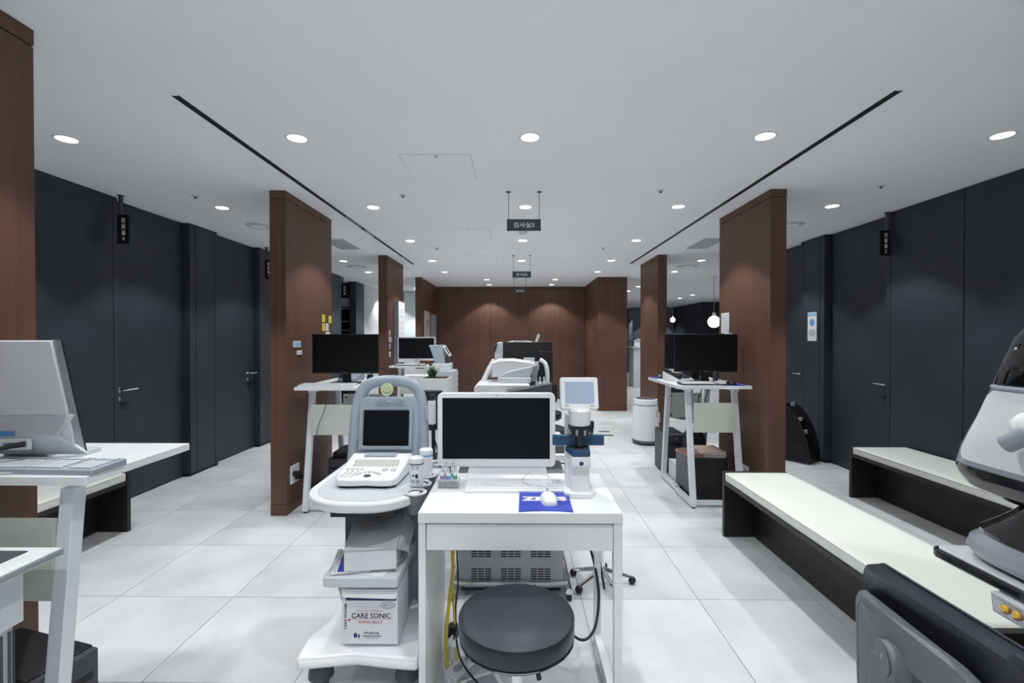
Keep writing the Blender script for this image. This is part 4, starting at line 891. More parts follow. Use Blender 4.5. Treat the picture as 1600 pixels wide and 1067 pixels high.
part(e, 'logo_drop', MB().prism([(bc - .042 + .005 * math.cos(R(a)) * .7, BZ0 + .031 + .008 * math.sin(R(a))) for a in range(0, 360, 24)], fy, BY0 + .001, 'y'), 'ink_navy')
part(e, 'print_line', MB().box(bc - .028, bc + .042, fy, BY0 + .001, BZ0 + .030, BZ0 + .0325), 'ink_navy')

# opened grey carton, note book and papers on the cart shelf
single('loose_papers', MB().obox((-.57, 1.90, .4695), (.20, .26, .002), (0, 0, -14)), 'paper', 'white sheets under the opened grey carton on the cart shelf', 'papers')
e = thing('notebook', 'blue and white spiral notebook under the opened grey carton', 'notebook', (-.66, 1.87, .469), 12)
part(e, 'cover', MB().box(-.07, .08, -.10, .10, .003, .010), 'paper'); part(e, 'blue_print', MB().box(-.045, .08, -.095, .10, .010, .0112), 'blue')
for k in range(11): part(e, 'ring', MB().tube([(-.062 + .010 * math.cos(R(a)), -.09 + .018 * k, .009 + .009 * math.sin(R(a))) for a in range(0, 361, 40)], .0014, 5), 'alu')
e = thing('carton', 'opened grey carton with sloping lid on the cart shelf', 'box', (-.575, 1.90, .482), 7)
part(e, 'tray', MB().box(-.098, .098, -.125, .06, 0, .078), 'carton_white', bevel=.002)
part(e, 'lid', MB().loft([[(-.100, -.127, .079), (.100, -.127, .079), (.105, .09, .150), (-.10, .09, .128)], [(-.100, -.127, .0825), (.100, -.127, .0825), (.105, .09, .1535), (-.10, .09, .1315)]]), 'carton', smooth=False)
part(e, 'side_flap', MB().loft([[(.101, -.127, .079), (.105, .09, .150), (.150, .07, .09), (.135, -.05, .03)], [(.103, -.128, .081), (.107, .09, .152), (.152, .07, .092), (.137, -.05, .032)]]), 'carton', smooth=False)
lm = Matrix.Translation((0, -.02, .124)) @ Matrix.Rotation(R(16), 4, 'X')
part(e, 'logo_drop', MB().tube([lm @ Vector((-.035 + .02 * math.cos(R(a)), .014 * math.sin(R(a)), .0)) for a in range(0, 361, 20)], .0011, 4), 'ink_grey')
part(e, 'logo_drop', MB().tube([lm @ Vector((-.02 + .013 * math.cos(R(a)), .014 * math.sin(R(a)), .0)) for a in range(0, 361, 20)], .0011, 4), 'ink_grey')
text(e, 'lettering', 'AYA\nCORE', (.022, -.018, .1265), 'ink_grey', width=.045, height=.036, rot=(17, 2, 0))

# ================================================================ instrument table behind the desk
e = thing('instrument_table', 'white instrument table over a grey slotted steel cabinet behind the desk', 'table', (-.03, 2.8, 0))
part(e, 'table_top', MB().prism(rrect(-.36, .29, 2.50, 3.12, .03), .715, .745), 'white', bevel=.003)
cb = part(e, 'steel_cabinet', MB().box(-.312, .252, 2.50, 2.95, .03, .66), 'metal_grey', bevel=.002)
part(e, 'lift_column', MB().box(-.10, .05, 2.6, 2.85, .66, .715), 'plastic_light')
for rz in (.075, .195):
    for cx in (-.19, -.03, .13):
        for i in range(5):
            for j in range(3): part(cb, 'vent_slot', MB().box(cx - .053 + j * .037, cx - .053 + j * .037 + .032, 2.4985, 2.501, rz + i * .013, rz + i * .013 + .006), 'black')
part(e, 'cabinet_foot', MB().box(-.30, .24, 2.53, 2.92, .0, .03), 'plastic_dark')
for x in (-.34, .275):
    part(e, 'chrome_foot', MB().tube([(x, 2.42, .05), (x, 3.0, .05)], .018, 10), 'chrome')
    for y in (2.44, 2.98): c = part(e, 'caster', MB().cyl((x - .012, y, .024), (x + .012, y, .024), .024, n=16), 'black')
part(e, 'chrome_bar', MB().tube([(-.34, 2.485, .06), (.275, 2.485, .06)], .012, 8), 'chrome')
e = thing('chrome_stand', 'chrome floor stand with black cords behind the desk leg', 'stand', (.36, 2.62, 0))
part(e, 'pole', MB().cyl((.475, 2.60, .03), (.475, 2.60, .42), .014), 'chrome')
for a in (0, 75, 150, 215, 290): part(e, 'stand_foot', MB().tube([(.475, 2.60, .085), (.475 + .17 * math.cos(R(a)), 2.60 + .17 * math.sin(R(a)), .035)], [.016, .010], 8), 'chrome'); 
for a in (0, 75, 150, 215, 290): part(e, 'caster', MB().sphere((.475 + .17 * math.cos(R(a)), 2.60 + .17 * math.sin(R(a)), .021), .021, 12, 8), 'black')
part(e, 'stand_cord', MB().tube([(.465, 2.585, .42), (.455, 2.575, .33), (.45, 2.54, .2), (.47, 2.49, .03)], .006, 7, 5), 'black')
# the white instrument on it
e = thing('eye_examination_instrument', 'white eye examination instrument with chin rest behind the computer screen', 'instrument', (-.06, 2.80, .745))
part(e, 'body', MB().prism(rrect(-.243, .080, .785, 1.108, [.01, .02, .03, .01]), 2.66, 2.95, 'y'), 'plastic_white', bevel=.012, seg=3)
part(e, 'pedestal', MB().box(-.22, .06, 2.68, 2.94, .746, .79), 'plastic_light')
part(e, 'indicator', MB().cyl((-.215, 2.659, 1.062), (-.215, 2.663, 1.062), .003, n=10), 'black')
part(e, 'slide_block', MB().box(-.11, .085, 2.72, 2.95, 1.109, 1.140), 'plastic_light', bevel=.006)
hd = [(-.145, 1.14), (.07, 1.14), (.085, 1.17), (.115, 1.215), (.085, 1.228), (-.02, 1.243), (-.11, 1.240), (-.143, 1.225)]
part(e, 'optical_head', MB().prism(hd, 2.76, 2.98, 'y'), 'plastic_white', bevel=.008)
part(e, 'head_shade', MB().prism([(-.08, 1.142), (.082, 1.142), (.09, 1.165), (.10, 1.205), (.0, 1.185), (-.07, 1.165)], 2.745, 2.765, 'y'), 'plastic_light', bevel=.004)
part(e, 'side_cover', MB().prism([(.088, 1.115), (.115, 1.115), (.128, 1.165), (.125, 1.21), (.09, 1.205)], 2.76, 2.96, 'y'), 'plastic_mid', bevel=.004)
part(e, 'chin_rest_frame', MB().tube([(-.205, 2.86, 1.10), (-.165, 2.87, 1.185), (-.135, 2.88, 1.236)], .0165, 12), 'plastic_white')
part(e, 'chin_rest_frame', MB().tube([(.145, 2.88, 1.238), (.175, 2.87, 1.215), (.187, 2.86, 1.17), (.190, 2.86, 1.09), (.190, 2.86, .76)], .013, 12, 4), 'plastic_white')
part(e, 'knob', MB().cyl((-.16, 2.83, 1.15), (-.135, 2.83, 1.15), .02), 'plastic_mid')
e = thing('monitor', 'black monitor seen from behind over the white eye instrument', 'monitor', (.08, 3.02, .745), 4)
part(e, 'housing', MB().box(-.168, .152, -.004, .02, .325, .600), 'black', bevel=.003)
part(e, 'screen', MB().box(-.160, .145, .0195, .022, .335, .592), 'screen_matte')
part(e, 'lower_lip', MB().box(.06, .155, -.008, .02, .29, .54), 'black', bevel=.003)
part(e, 'mount_plate', MB().box(-.035, .035, -.022, -.004, .43, .50), 'plastic_light', bevel=.002)
part(e, 'mount_block', MB().box(.015, .06, -.05, -.022, .42, .475), 'plastic_light', bevel=.003)
part(e, 'stand_neck', MB().box(.0, .05, -.03, -.006, .0, .43), 'plastic_dark')
part(e, 'stand_base', MB().box(-.06, .11, -.07, .07, 0, .014), 'plastic_dark')
e = thing('auto_refractor', 'white rounded instrument half hidden behind the black rear monitor', 'instrument', (-.05, 3.95, 0))
part(e, 'stand_column', MB().cyl((-.05, 3.95, .02), (-.05, 3.95, .95), .05), 'plastic_light'); part(e, 'floor_plate', MB().cyl((-.05, 3.95, 0), (-.05, 3.95, .02), .22), 'plastic_light')
part(e, 'body', MB().loft([[(.03 + px * w, 3.95 + py * .13, z) for px, py in rrect(-1, 1, -1, 1, .5)] for z, w in ((.95, .13), (1.1, .16), (1.30, .15), (1.335, .12), (1.345, .07))]), 'plastic_white')
part(e, 'face_rest', MB().loft([[(-.15 + a, 3.90 + b, z) for a, b in ((-.03, -.05), (.035, -.05), (.035, .06), (-.03, .06))] for z in (1.18, 1.25)] + [[(-.15 + a, 3.90 + b, 1.335) for a, b in ((-.005, -.05), (.04, -.05), (.04, .06), (-.005, .06))]]), 'plastic_white', bevel=.008)
part(e, 'dark_pad', MB().obox((-.175, 3.88, 1.29), (.02, .09, .07), (0, 20, 0)), 'plastic_dark', bevel=.006)
part(e, 'raised_stick', MB().tube([(.155, 3.92, 1.30), (.178, 3.92, 1.368), (.190, 3.92, 1.40)], [.011, .011, .013], 10), 'plastic_white')
part(e, 'arm', MB().tube([(.10, 3.92, 1.2), (.155, 3.92, 1.30)], .012, 8), 'plastic_white')
single('tablet', MB().loft([[(-.055, 2.56, 1.066), (.20, 2.60, 1.066), (.20, 2.655, 1.066), (-.055, 2.655, 1.066)], [(-.055, 2.56, 1.074), (.198, 2.60, 1.118), (.198, 2.655, 1.120), (-.055, 2.655, 1.078)]]).add([], []), 'plastic_dark', 'dark wedge shaped console above the computer screen', 'console', bevel=.003)
e = thing('console_post', 'slim dark post carrying the wedge shaped console', 'post', (.12, 2.64, .745)); part(e, 'post', MB().box(.10, .14, 2.62, 2.652, .757, 1.066), 'plastic_dark', bevel=.002); part(e, 'post_base', MB().box(.082, .2, 2.58, 2.655, .746, .757), 'plastic_dark')
for i, (x, s) in enumerate(((.120, 'nearest the optical head'), (.142, 'in the middle'), (.166, 'nearest the chin rest frame'))):
    b = thing('spray_bottle', f'small white spray bottle beside the eye instrument, {s}', 'bottle', (x, 2.80, 1.02))
    part(b, 'bottle_body', MB().lathe([(0, 0), (.0095, 0), (.010, .004), (.010, .085), (.004, .10), (0, .10)], (x, 2.80, 1.02), 14), 'plastic_white'); part(b, 'nozzle', MB().box(x - .006, x + .004, 2.79, 2.806, 1.12, 1.138), 'plastic_white', bevel=.001)
e = thing('bottle_shelf', 'small shelf holding the spray bottles beside the instrument', 'shelf', (.145, 2.8, .745)); part(e, 'shelf_board', MB().box(.105, .174, 2.77, 2.84, 1.008, 1.0195), 'plastic_white'); part(e, 'shelf_post', MB().box(.13, .15, 2.79, 2.82, .746, 1.008), 'plastic_white')
single('dark_case', MB().loft([[(.20, 2.53, .746), (.275, 2.53, .746), (.285, 2.75, .746), (.19, 2.75, .746)], [(.205, 2.54, .785), (.27, 2.54, .785), (.28, 2.74, .785), (.195, 2.74, .785)]]), 'plastic_dark', 'dark grey case lying on the instrument table edge', 'case', bevel=.004)
# ================================================================ glossy device on the table at the right edge
e = thing('device_table', 'white table top with black edge under the glossy device', 'table', (1.6, 1.05, 0))
part(e, 'table_edge', MB().prism(rrect(1.262, 1.92, .62, 1.44, .03), .712, .7385), 'gloss_black', bevel=.006)
part(e, 'table_top', MB().prism(rrect(1.272, 1.91, .63, 1.43, .026), .7385, .742), 'white', bevel=.001)
part(e, 'lift_column', MB().box(1.60, 1.72, .95, 1.12, .06, .712), 'plastic_light', bevel=.006)
part(e, 'foot', MB().box(1.36, 1.90, .74, .80, 0, .06), 'plastic_light', bevel=.01); part(e, 'foot', MB().box(1.36, 1.90, 1.28, 1.34, 0, .06), 'plastic_light', bevel=.01)
part(e, 'foot_bar', MB().box(1.62, 1.70, .80, 1.28, .01, .055), 'plastic_light')
sw = part(e, 'switch_box', MB().loft([[(1.285, y, .711), (1.245, y, .709), (1.252, y, .655), (1.33, y, .65), (1.35, y, .711)] for y in (.95, 1.235)]), 'plastic_light', bevel=.003)
part(sw, 'switch_plate', MB().loft([[(1.2467, y, .705), (1.2435, y, .705), (1.2495, y, .664), (1.253, y, .664)] for y in (1.08, 1.226)]), 'alu')
for y in (1.196, 1.168):
    b = part(sw, 'push_button', MB().cyl((1.252, y, .683), (1.238, y, .685), .0095, .008), 'amber', bevel=.002, label='round amber push button')
    part(sw, 'button_ring', MB().cyl((1.252, y, .683), (1.2445, y, .684), .0125), 'brown_paper')
text(sw, 'lettering', 'LOCK MODE   OPERATION', (1.2434, 1.153, .700), 'ink', width=.13, height=.004, rot=(98, 0, -90))
text(sw, 'lettering', 'UP   DOWN', (1.2490, 1.17, .668), 'ink', width=.08, height=.0035, rot=(98, 0, -90))

YC = 1.15
W = [(.745, .24), (.757, .265), (.775, .278), (.80, .272), (.83, .245), (.862, .212), (.89, .19), (.915, .178)]
H = [(.918, .165), (.925, .195), (.938, .238), (.955, .264), (.985, .280), (1.012, .284), (1.062, .271), (1.146, .232), (1.239, .197), (1.30, .178), (1.37, .158), (1.428, .130), (1.47, .10), (1.505, .06), (1.525, .015)]
def interp(tab, z):
    if z <= tab[0][0]: return tab[0][1]
    for (a, p), (b, q) in zip(tab, tab[1:]):
        if z <= b:
            t = (z - a) / (b - a); return p + (q - p) * t
    return tab[-1][1]
FX = [(.918, 1.375), (.925, 1.345), (.938, 1.31), (.955, 1.288), (.985, 1.274), (1.012, 1.27), (1.10, 1.278), (1.239, 1.30), (1.30, 1.31), (1.37, 1.326), (1.428, 1.352), (1.47, 1.39), (1.505, 1.45), (1.525, 1.52)]
def surf(z, t, off=0.0, tab=H, fx=FX, back=1.80, n=5.0):
    """t = 0 points to -x (the patient side), pi/2 to +y"""
    w = interp(tab, z) + off; x0 = interp(fx, z) - off; xc = (x0 + back) / 2; a = xc - x0
    c, s = math.cos(t), math.sin(t)
    return (xc - a * math.copysign(abs(c) ** (2 / n), c), YC + w * math.copysign(abs(s) ** (2 / n), s), z)
e = thing('perimeter_device', 'glossy white and black ophthalmic device on the black edged table', 'instrument', (1.55, YC, .742))
NT = 56
zs = []
for (a, _), (b, _) in zip(H, H[1:]): zs += [a, (a + b) / 2]
zs.append(H[-1][0])
part(e, 'shell', MB().loft([[surf(z, 2 * math.pi * k / NT) for k in range(NT)] for z in zs]), 'pearl')
def patch(z0, z1, lim, off, nz=14, nt=24, off2=None):
    """curved plate following the shell; lim(u) is the half angle at relative height u"""
    out = []; inn = []
    for i in range(nz + 1):
        u = i / nz; z = z0 + (z1 - z0) * u; L = lim(u)
        out.append([surf(z, -L + 2 * L * k / nt, off) for k in range(nt + 1)]); inn.append([surf(z, -L + 2 * L * k / nt, off - .006) for k in range(nt + 1)])
    m = MB(); n = nt + 1
    vs = [p for r in out for p in r] + [p for r in inn for p in r]; q = (nz + 1) * n; fs = []
    for i in range(nz):
        for k in range(nt):
            a = i * n + k; fs += [(a, a + 1, a + n + 1, a + n), (q + a, q + a + n, q + a + n + 1, q + a + 1)]
    edge = [k for k in range(n)] + [i * n + nt for i in range(1, nz + 1)] + [nz * n + k for k in range(nt - 1, -1, -1)] + [i * n for i in range(nz - 1, 0, -1)]
    for a, b in zip(edge, edge[1:] + edge[:1]): fs.append((a, q + a, q + b, b))
    return m.add(vs, fs)
def rnd(u, r0, r1, full): # rounded ends
    t = 1.0
    if u < r0: t = .80 + .20 * math.sqrt(max(0, 1 - ((r0 - u) / r0) ** 2))
    if u > 1 - r1: t = min(t, .72 + .28 * math.sqrt(max(0, 1 - ((u - 1 + r1) / r1) ** 2)))
    return full * t
part(e, 'face_panel', patch(1.028, 1.230, lambda u: rnd(u, .14, .12, R(31)), .003), 'plastic_white', label='white concave face panel')
part(e, 'dome_glass', patch(1.248, 1.50, lambda u: R(27), .003), 'gloss_black', label='glossy black upper window')
part(e, 'lower_window', patch(.926, 1.013, lambda u: R(36) * (1 - .25 * (1 - u) ** 2), .003), 'gloss_black', label='glossy black band below the face panel')
br = [surf(1.239, R(-35) + R(70) * k / 30, -.001) for k in range(31)]
part(e, 'brow_ridge', MB().tube(br, .007, 8), 'pearl')
for (z, t) in ((1.392, R(9)), (1.345, R(15))):
    p = surf(z, t, .003); part(e, 'sensor_dot', MB().sphere(p, .0035, 8, 6), 'letter_white')
vis = []
for u in [k / 30 for k in range(31)]:
    y = 1.105 - .118 + .236 * u; a = abs(u - .5) * 2
    h = .066 * (1 - a ** 2.2) ** .55 if a < 1 else 0
    h = max(h, .006); pinch = .012 * math.exp(-((a - .62) / .16) ** 2)
    dep = .058 * (1 - a ** 2) ** .8 + .006; cz = 1.150 - .004 * a
    x = 1.279
    vis.append([(x + .004 - dep * math.cos(q) ** 2 * (1 if math.cos(q) > 0 else 0), y, cz + (h - pinch) * math.sin(q)) for q in [2 * math.pi * k / 20 for k in range(20)]])
vz = part(e, 'face_rest', MB().loft(vis), 'plastic_white', label='white moulded face rest with eye hole')
part(vz, 'eye_hole', MB().cyl((1.25, 1.110, 1.165), (1.2290, YC + .034, 1.105), .021, n=28), 'plastic_mid'); part(vz, 'eye_lens', MB().cyl((1.25, 1.110, 1.165), (1.2285, YC + .034, 1.105), .015, n=28), 'black')
# foot of the device
FB = [(.745, 1.312), (.757, 1.29), (.775, 1.280), (.80, 1.286), (.83, 1.315), (.862, 1.345), (.89, 1.365), (.915, 1.375)]
def fsurf(z, t, off=0): return surf(z, t, off, W, FB, 1.86, 4.2)
zz = [.745, .750, .757, .766, .775, .787, .80, .815, .83, .846, .862, .89, .915, .93]
part(e, 'pedestal', MB().loft([[fsurf(z, 2 * math.pi * k / NT) for k in range(NT)] for z in zz]), 'pearl')
blk = [[fsurf(.795, 2 * math.pi * k / NT, -.022)[:2] + (.806,) for k in range(NT)]] + [[fsurf(z, 2 * math.pi * k / NT, .004)[:2] + (z + .010,) for k in range(NT)] for z in (.822, .838, .858, .885, .912, .928)]
part(e, 'pedestal_cover', MB().loft(blk), 'gloss_black', label='glossy black cover of the pedestal')
part(e, 'pedestal_gasket', MB().loft([[fsurf(.757, 2 * math.pi * k / NT, -.02)[:2] + (z,) for k in range(NT)] for z in (.7422, .752)]), 'black')

# ================================================================ swivel chair in the corner
e = thing('swivel_chair', 'black leather swivel chair with grey plastic back shell in the corner', 'chair', (1.1, 1.02, 0))
def back(xa, bow, y0, y1, z0, z1, r, th, n=6):
    out = []
    pl = rrect(y0, y1, z0, z1, r, n); yc = (y0 + y1) / 2; hw = (y1 - y0) / 2
    def X(y, z): return xa + bow * (1 - ((y - yc) / hw) ** 2) * -1 + .10 * max(0, (z - .55)) * -.25
    return pl, X
def pad_mesh(y0, y1, z0, z1, r, layers, xoff):
    pl, X = back(.905, .035, y0, y1, z0, z1, r, 0, 8)
    yc, zc = (y0 + y1) / 2, (z0 + z1) / 2
    rings = []
    for dx, ins in layers:
        rings.append([(X(y, z) + dx + xoff, yc + (y - yc) * (1 - ins / ((y1 - y0) / 2)), zc + (z - zc) * (1 - ins / ((z1 - z0) / 2))) for y, z in pl])
    return MB().loft(rings)
part(e, 'back_pad', pad_mesh(.785, 1.225, .42, .812, [.11, .075, .06, .11], [(-.004, .03), (-.008, .012), (.004, .001), (.022, .0), (.042, .006), (.054, .03), (.058, .09), (.058, .15)], 0), 'leather')
pl, X = back(.905, .035, .787, 1.223, .422, .810, [.11, .075, .06, .11], 0, 8)
part(e, 'pad_piping', MB().tube([(X(y, z) + .036, y, z + .0005) for y, z in pl] + [(X(*pl[0]) + .036, *pl[0])], .0042, 6), 'leather')
part(e, 'back_shell', pad_mesh(.835, 1.212, .40, .742, [.12, .05, .11, .12], [(-.004, .0), (-.016, .001), (-.024, .006), (-.027, .02), (-.029, .08)], -.004), 'shell', label='grey plastic back shell')
pl2, X2 = back(.905, .035, .855, 1.196, .42, .722, [.10, .05, .09, .10], 0, 8)
part(e, 'shell_groove', MB().tube([(X2(y, z) - .0298, y, z) for y, z in pl2] + [(X2(*pl2[0]) - .0298, *pl2[0])], .0014, 5), 'plastic_dark')
part(e, 'pivot_cap', MB().cyl((.872, 1.045, .648), (.826, 1.055, .648), .042, n=32), 'shell', bevel=.004)
part(e, 'pivot_ring', MB().cyl((.885, 1.042, .648), (.855, 1.049, .648), .038, n=32), 'black')
part(e, 'cap_disc', MB().cyl((.826, 1.055, .648), (.8245, 1.0554, .648), .031, n=32), 'shell')
text(e, 'lettering', 'D', (.8242, 1.0554, .655), 'letter_white', height=.007, rot=(90, 0, -76))
part(e, 'back_arm', MB().loft([[(.827 + .03 * a, 1.055 - .007 * a + w * b, z) for a, b in ((0, -1), (1, -1), (1, 1), (0, 1))] for z, w in ((.34, .062), (.5, .052), (.648, .041))]), 'shell', bevel=.006)
part(e, 'arm_link', MB().box(.827, 1.05, .97, 1.13, .34, .38), 'shell', bevel=.01)
part(e, 'seat', MB().loft([[(1.13 + px * q, 1.02 + py * q, z) for px, py in rrect(-.21, .21, -.22, .22, .09, 6)] for z, q in ((.395, .9), (.40, 1), (.44, 1.0), (.455, .95), (.458, .8))]), 'leather')
star_base(e, 1.10, 1.02, .40, .29, m='plastic_dark', ang=20)

# ================================================================ high table neighbour: low instrument table at the left edge
e = thing('grooved_table', 'white table with grooved metal edge in the lower corner', 'table', (-1.55, .95, 0))
part(e, 'table_top', MB().box(-1.95, -1.243, .62, 1.262, .782, .80), 'white', bevel=.001)
for k, z in enumerate((.7835, .789, .7945)): part(e, 'edge_groove', MB().tube([(-1.95, 1.262, z), (-1.242, 1.262, z), (-1.242, .62, z)], .0026, 6), 'alu')
part(e, 'table_mat', MB().box(-1.93, -1.31, .68, 1.235, .8002, .803), 'plastic_dark', label='dark mat on the table top')
part(e, 'drawer_box', MB().box(-1.90, -1.322, .70, 1.235, .615, .781), 'plastic_light', bevel=.002)
lg = part(e, 'leg', MB().box(-1.40, -1.335, 1.16, 1.22, .03, .614), 'alu', bevel=.003)
for dx in (-1.336, -1.352, -1.368): part(lg, 'groove', MB().box(dx - .003, dx + .003, 1.219, 1.2215, .04, .60), 'plastic_dark')
for dy in (1.17, 1.19, 1.21): part(lg, 'groove', MB().box(-1.3355, -1.333, dy - .003, dy + .003, .04, .60), 'plastic_dark')
part(e, 'leg', MB().box(-1.40, -1.335, .70, .76, .03, .614), 'alu', bevel=.003)
part(e, 'leg', MB().box(-1.90, -1.84, 1.16, 1.22, .03, .614), 'alu', bevel=.003); part(e, 'leg', MB().box(-1.90, -1.84, .70, .76, .03, .614), 'alu', bevel=.003)
part(e, 'foot_rail', MB().box(-1.41, -1.325, .66, 1.24, 0, .03), 'alu', bevel=.003); part(e, 'foot_rail', MB().box(-1.91, -1.83, .66, 1.24, 0, .03), 'alu', bevel=.003)
# ================================================================ back of the hall
e = thing('air_purifier', 'white cylindrical air purifier on the floor beside the wooden partition', 'air purifier', (1.70, 6.43, 0))
ax, ay = 1.70, 6.43
ax = 1.707; 
part(e, 'base_ring', MB().lathe([(0, .008), (.135, .008), (.165, .018), (.170, .045), (.155, .06), (0, .06)], (ax - .03, ay - .35, 0), 40), 'plastic_dark')
part(e, 'lower_body', MB().lathe([(0, .055), (.158, .055), (.163, .07), (.163, .30), (.158, .46), (.152, .50), (0, .50)], (ax - .03, ay - .35, 0), 48), 'plastic_white')
part(e, 'body_gap', MB().lathe([(0, .50), (.147, .50), (.147, .51), (0, .51)], (ax - .03, ay - .35, 0), 48), 'black')
part(e, 'upper_body', MB().lathe([(0, .51), (.151, .51), (.149, .56), (.146, .575), (.13, .58), (0, .58)], (ax - .03, ay - .35, 0), 48), 'plastic_white')
part(e, 'outlet', MB().lathe([(0, .580), (.128, .580), (.122, .588), (0, .588)], (ax - .03, ay - .35, 0), 40), 'plastic_dark')
part(e, 'side_handle', MB().box(ax + .115, ax + .15, ay - .38, ay - .32, .27, .40), 'plastic_light', bevel=.006)
part(e, 'power_cord', MB().tube([(ax + .13, ay - .35, .27), (ax + .16, ay - .33, .15), (ax + .15, ay - .3, .01), (ax + .12, ay - .24, .008)], .006, 7, 5), 'plastic_white')
for k in range(4): part(e, 'icon_mark', MB().box(ax + .075, ax + .09, ay - .475, ay - .460, .36 + .025 * k, .37 + .025 * k), 'ink_grey')
e = thing('floor_outlet', 'black floor outlet cover set in the tiles behind the lens meter', 'floor outlet', (1.27, 6.6, 0))
for y in (6.52, 6.78): part(e, 'outlet_slot', MB().prism(rrect(1.19, 1.36, y, y + .06, .02), 0, .004), 'black')
part(e, 'outlet_plate', MB().box(1.16, 1.39, 6.48, 6.88, 0, .0015), 'tile')

# brochure rack at the right wall
RX, RY = 3.00, 5.20
e = thing('brochure_rack', 'curved black wire mesh brochure rack at the dark wall', 'rack', (3.15, 5.25, 0), 35)
prof = [(-.17, 0), (.17, 0), (.17, .62)] ; arc = [(.17 - .34 * math.sin(R(a)) ** .8, .62 * math.cos(R(a)) ** .9 if a < 90 else 0) for a in range(0, 91, 9)]
outl = [(-.17, 0.0), (.14, 0.0), (.14, .62), (.08, .612), (.02, .57), (-.05, .48), (-.11, .36), (-.15, .22), (-.17, .09)]
for x in (-.12, .12):
    part(e, 'wire_frame', MB().tube([(x, y, z + .008) for y, z in outl] + [(x, outl[0][0], .008)], .006, 8), 'black')
    part(e, 'mesh_side', MB().prism([(y, z + .008) for y, z in outl], x - .001, x + .001, 'x'), 'mesh_black')
part(e, 'mesh_back', MB().box(-.12, .12, .137, .139, .01, .62), 'mesh_black'); part(e, 'mesh_floor', MB().box(-.12, .12, -.17, .14, .006, .008), 'mesh_black')
for y, z0, z1 in ((-.165, .01, .15), (-.10, .15, .32), (-.03, .30, .46)):
    part(e, 'mesh_divider', MB().box(-.12, .12, y, y + .002, z0, z1), 'mesh_black')
    part(e, 'wire_rail', MB().tube([(-.12, y, z1), (.12, y, z1)], .004, 6), 'black')
for x, y, z in ((-.07, -.106, .345), (-.03, -.036, .47), (.03, .07, .62)): 
    lb = part(e, 'name_tag', MB().obox((x, y, z), (.085, .004, .04), (-8, 0, 0)), 'paper'); part(lb, 'print_line', MB().obox((x, y - .0025, z), (.06, .001, .012), (-8, 0, 0)), 'ink_grey')
single('brochures', MB().box(-.0, .001, 0, .001, 0, .001).xform(Matrix.Translation((3.12, 5.22, .02)) @ Matrix.Rotation(R(35), 4, 'Z') @ Matrix.Diagonal((180, 10, 140, 1))), 'paper', 'few pale leaflets in the lowest pocket of the mesh rack', 'leaflets')

# wall poster on the right wall segment
PX = 3.3645
o = single('wall_notice', MB().box(PX - .002, PX, 5.27, 5.43, 1.335, 1.66), 'paper', 'white notice with blue header on the dark wall', 'notice')
part(o, 'header_band', MB().box(PX - .0026, PX - .002, 5.272, 5.428, 1.612, 1.652), 'skyblue')
part(o, 'emblem', MB().cyl((PX - .0026, 5.35, 1.545), (PX - .002, 5.35, 1.545), .048, n=28), 'skyblue'); part(o, 'emblem_core', MB().cyl((PX - .003, 5.35, 1.545), (PX - .0024, 5.35, 1.545), .032, n=24), 'bright_blue')
for z, w in ((1.455, .10), (1.435, .115), (1.415, .12), (1.395, .09)): part(o, 'print_line', MB().box(PX - .0026, PX - .002, 5.35 - w / 2, 5.35 + w / 2, z - .005, z + .005), 'ink_grey')

# ---- things fixed to the left partition
FXI = -1.769
def on_fin(name, y0, y1, z0, z1, m, label, cat, x=FXI, th=.002, group=None, s=1):
    a, b = sorted((x, x + s * th)); return single(name, MB().box(a, b, y0, y1, z0, z1), m, label, cat, group=group)
for y, z, m, s in ((4.235, 1.515, 'yellow', 'upper one toward the camera'), (4.385, 1.51, 'yellow', 'upper one at the partition edge'), (4.235, 1.435, 'yellow', 'lower one toward the camera'), (4.315, 1.435, 'paper', 'pale one in the lower row')):
    o = on_fin('sticky_note', y, y + .062, z, z + .068, m, f'sticky note on the wooden partition, {s}', 'sticky note', group='sticky notes on the near partition')
    for k in range(3): part(o, 'writing', MB().box(FXI + .002, FXI + .0025, y + .01, y + .05, z + .018 + .014 * k, z + .021 + .014 * k), 'ink_grey')
on_fin('paper_label', 4.31, 4.41, 1.405, 1.425, 'paper', 'narrow paper label just above the wide black monitor', 'label')
o = on_fin('switch_plate', 3.68, 3.80, 1.295, 1.345, 'plastic_white', 'white multi switch plate on the near wooden partition', 'switch', th=.008)
for k in range(5): part(o, 'rocker', MB().box(FXI + .008, FXI + .010, 3.69 + .022 * k, 3.708 + .022 * k, 1.303, 1.337), 'skyblue')
o = on_fin('socket_plate', 3.74, 3.82, 1.235, 1.268, 'plastic_white', 'small white plate below the switch plate', 'plate', th=.008)
for k in range(2): part(o, 'hole', MB().box(FXI + .008, FXI + .009, 3.755 + .03 * k, 3.775 + .03 * k, 1.247, 1.257), 'ink_grey')
o = on_fin('wall_socket', 3.625, 3.755, .225, .365, 'plastic_white', 'white wall socket with black plugs low on the wooden partition', 'socket', th=.012)
for y, z in ((3.66, .30), (3.70, .265)): q = part(o, 'plug', MB().cyl((FXI + .012, y, z), (FXI + .055, y, z), .022), 'black'); part(q, 'plug_cord', MB().tube([(FXI + .055, y, z), (FXI + .075, y + .02, z - .02), (FXI + .08, y + .06, .15), (FXI + .1, y + .1, .02)], .004, 6, 5), 'black')
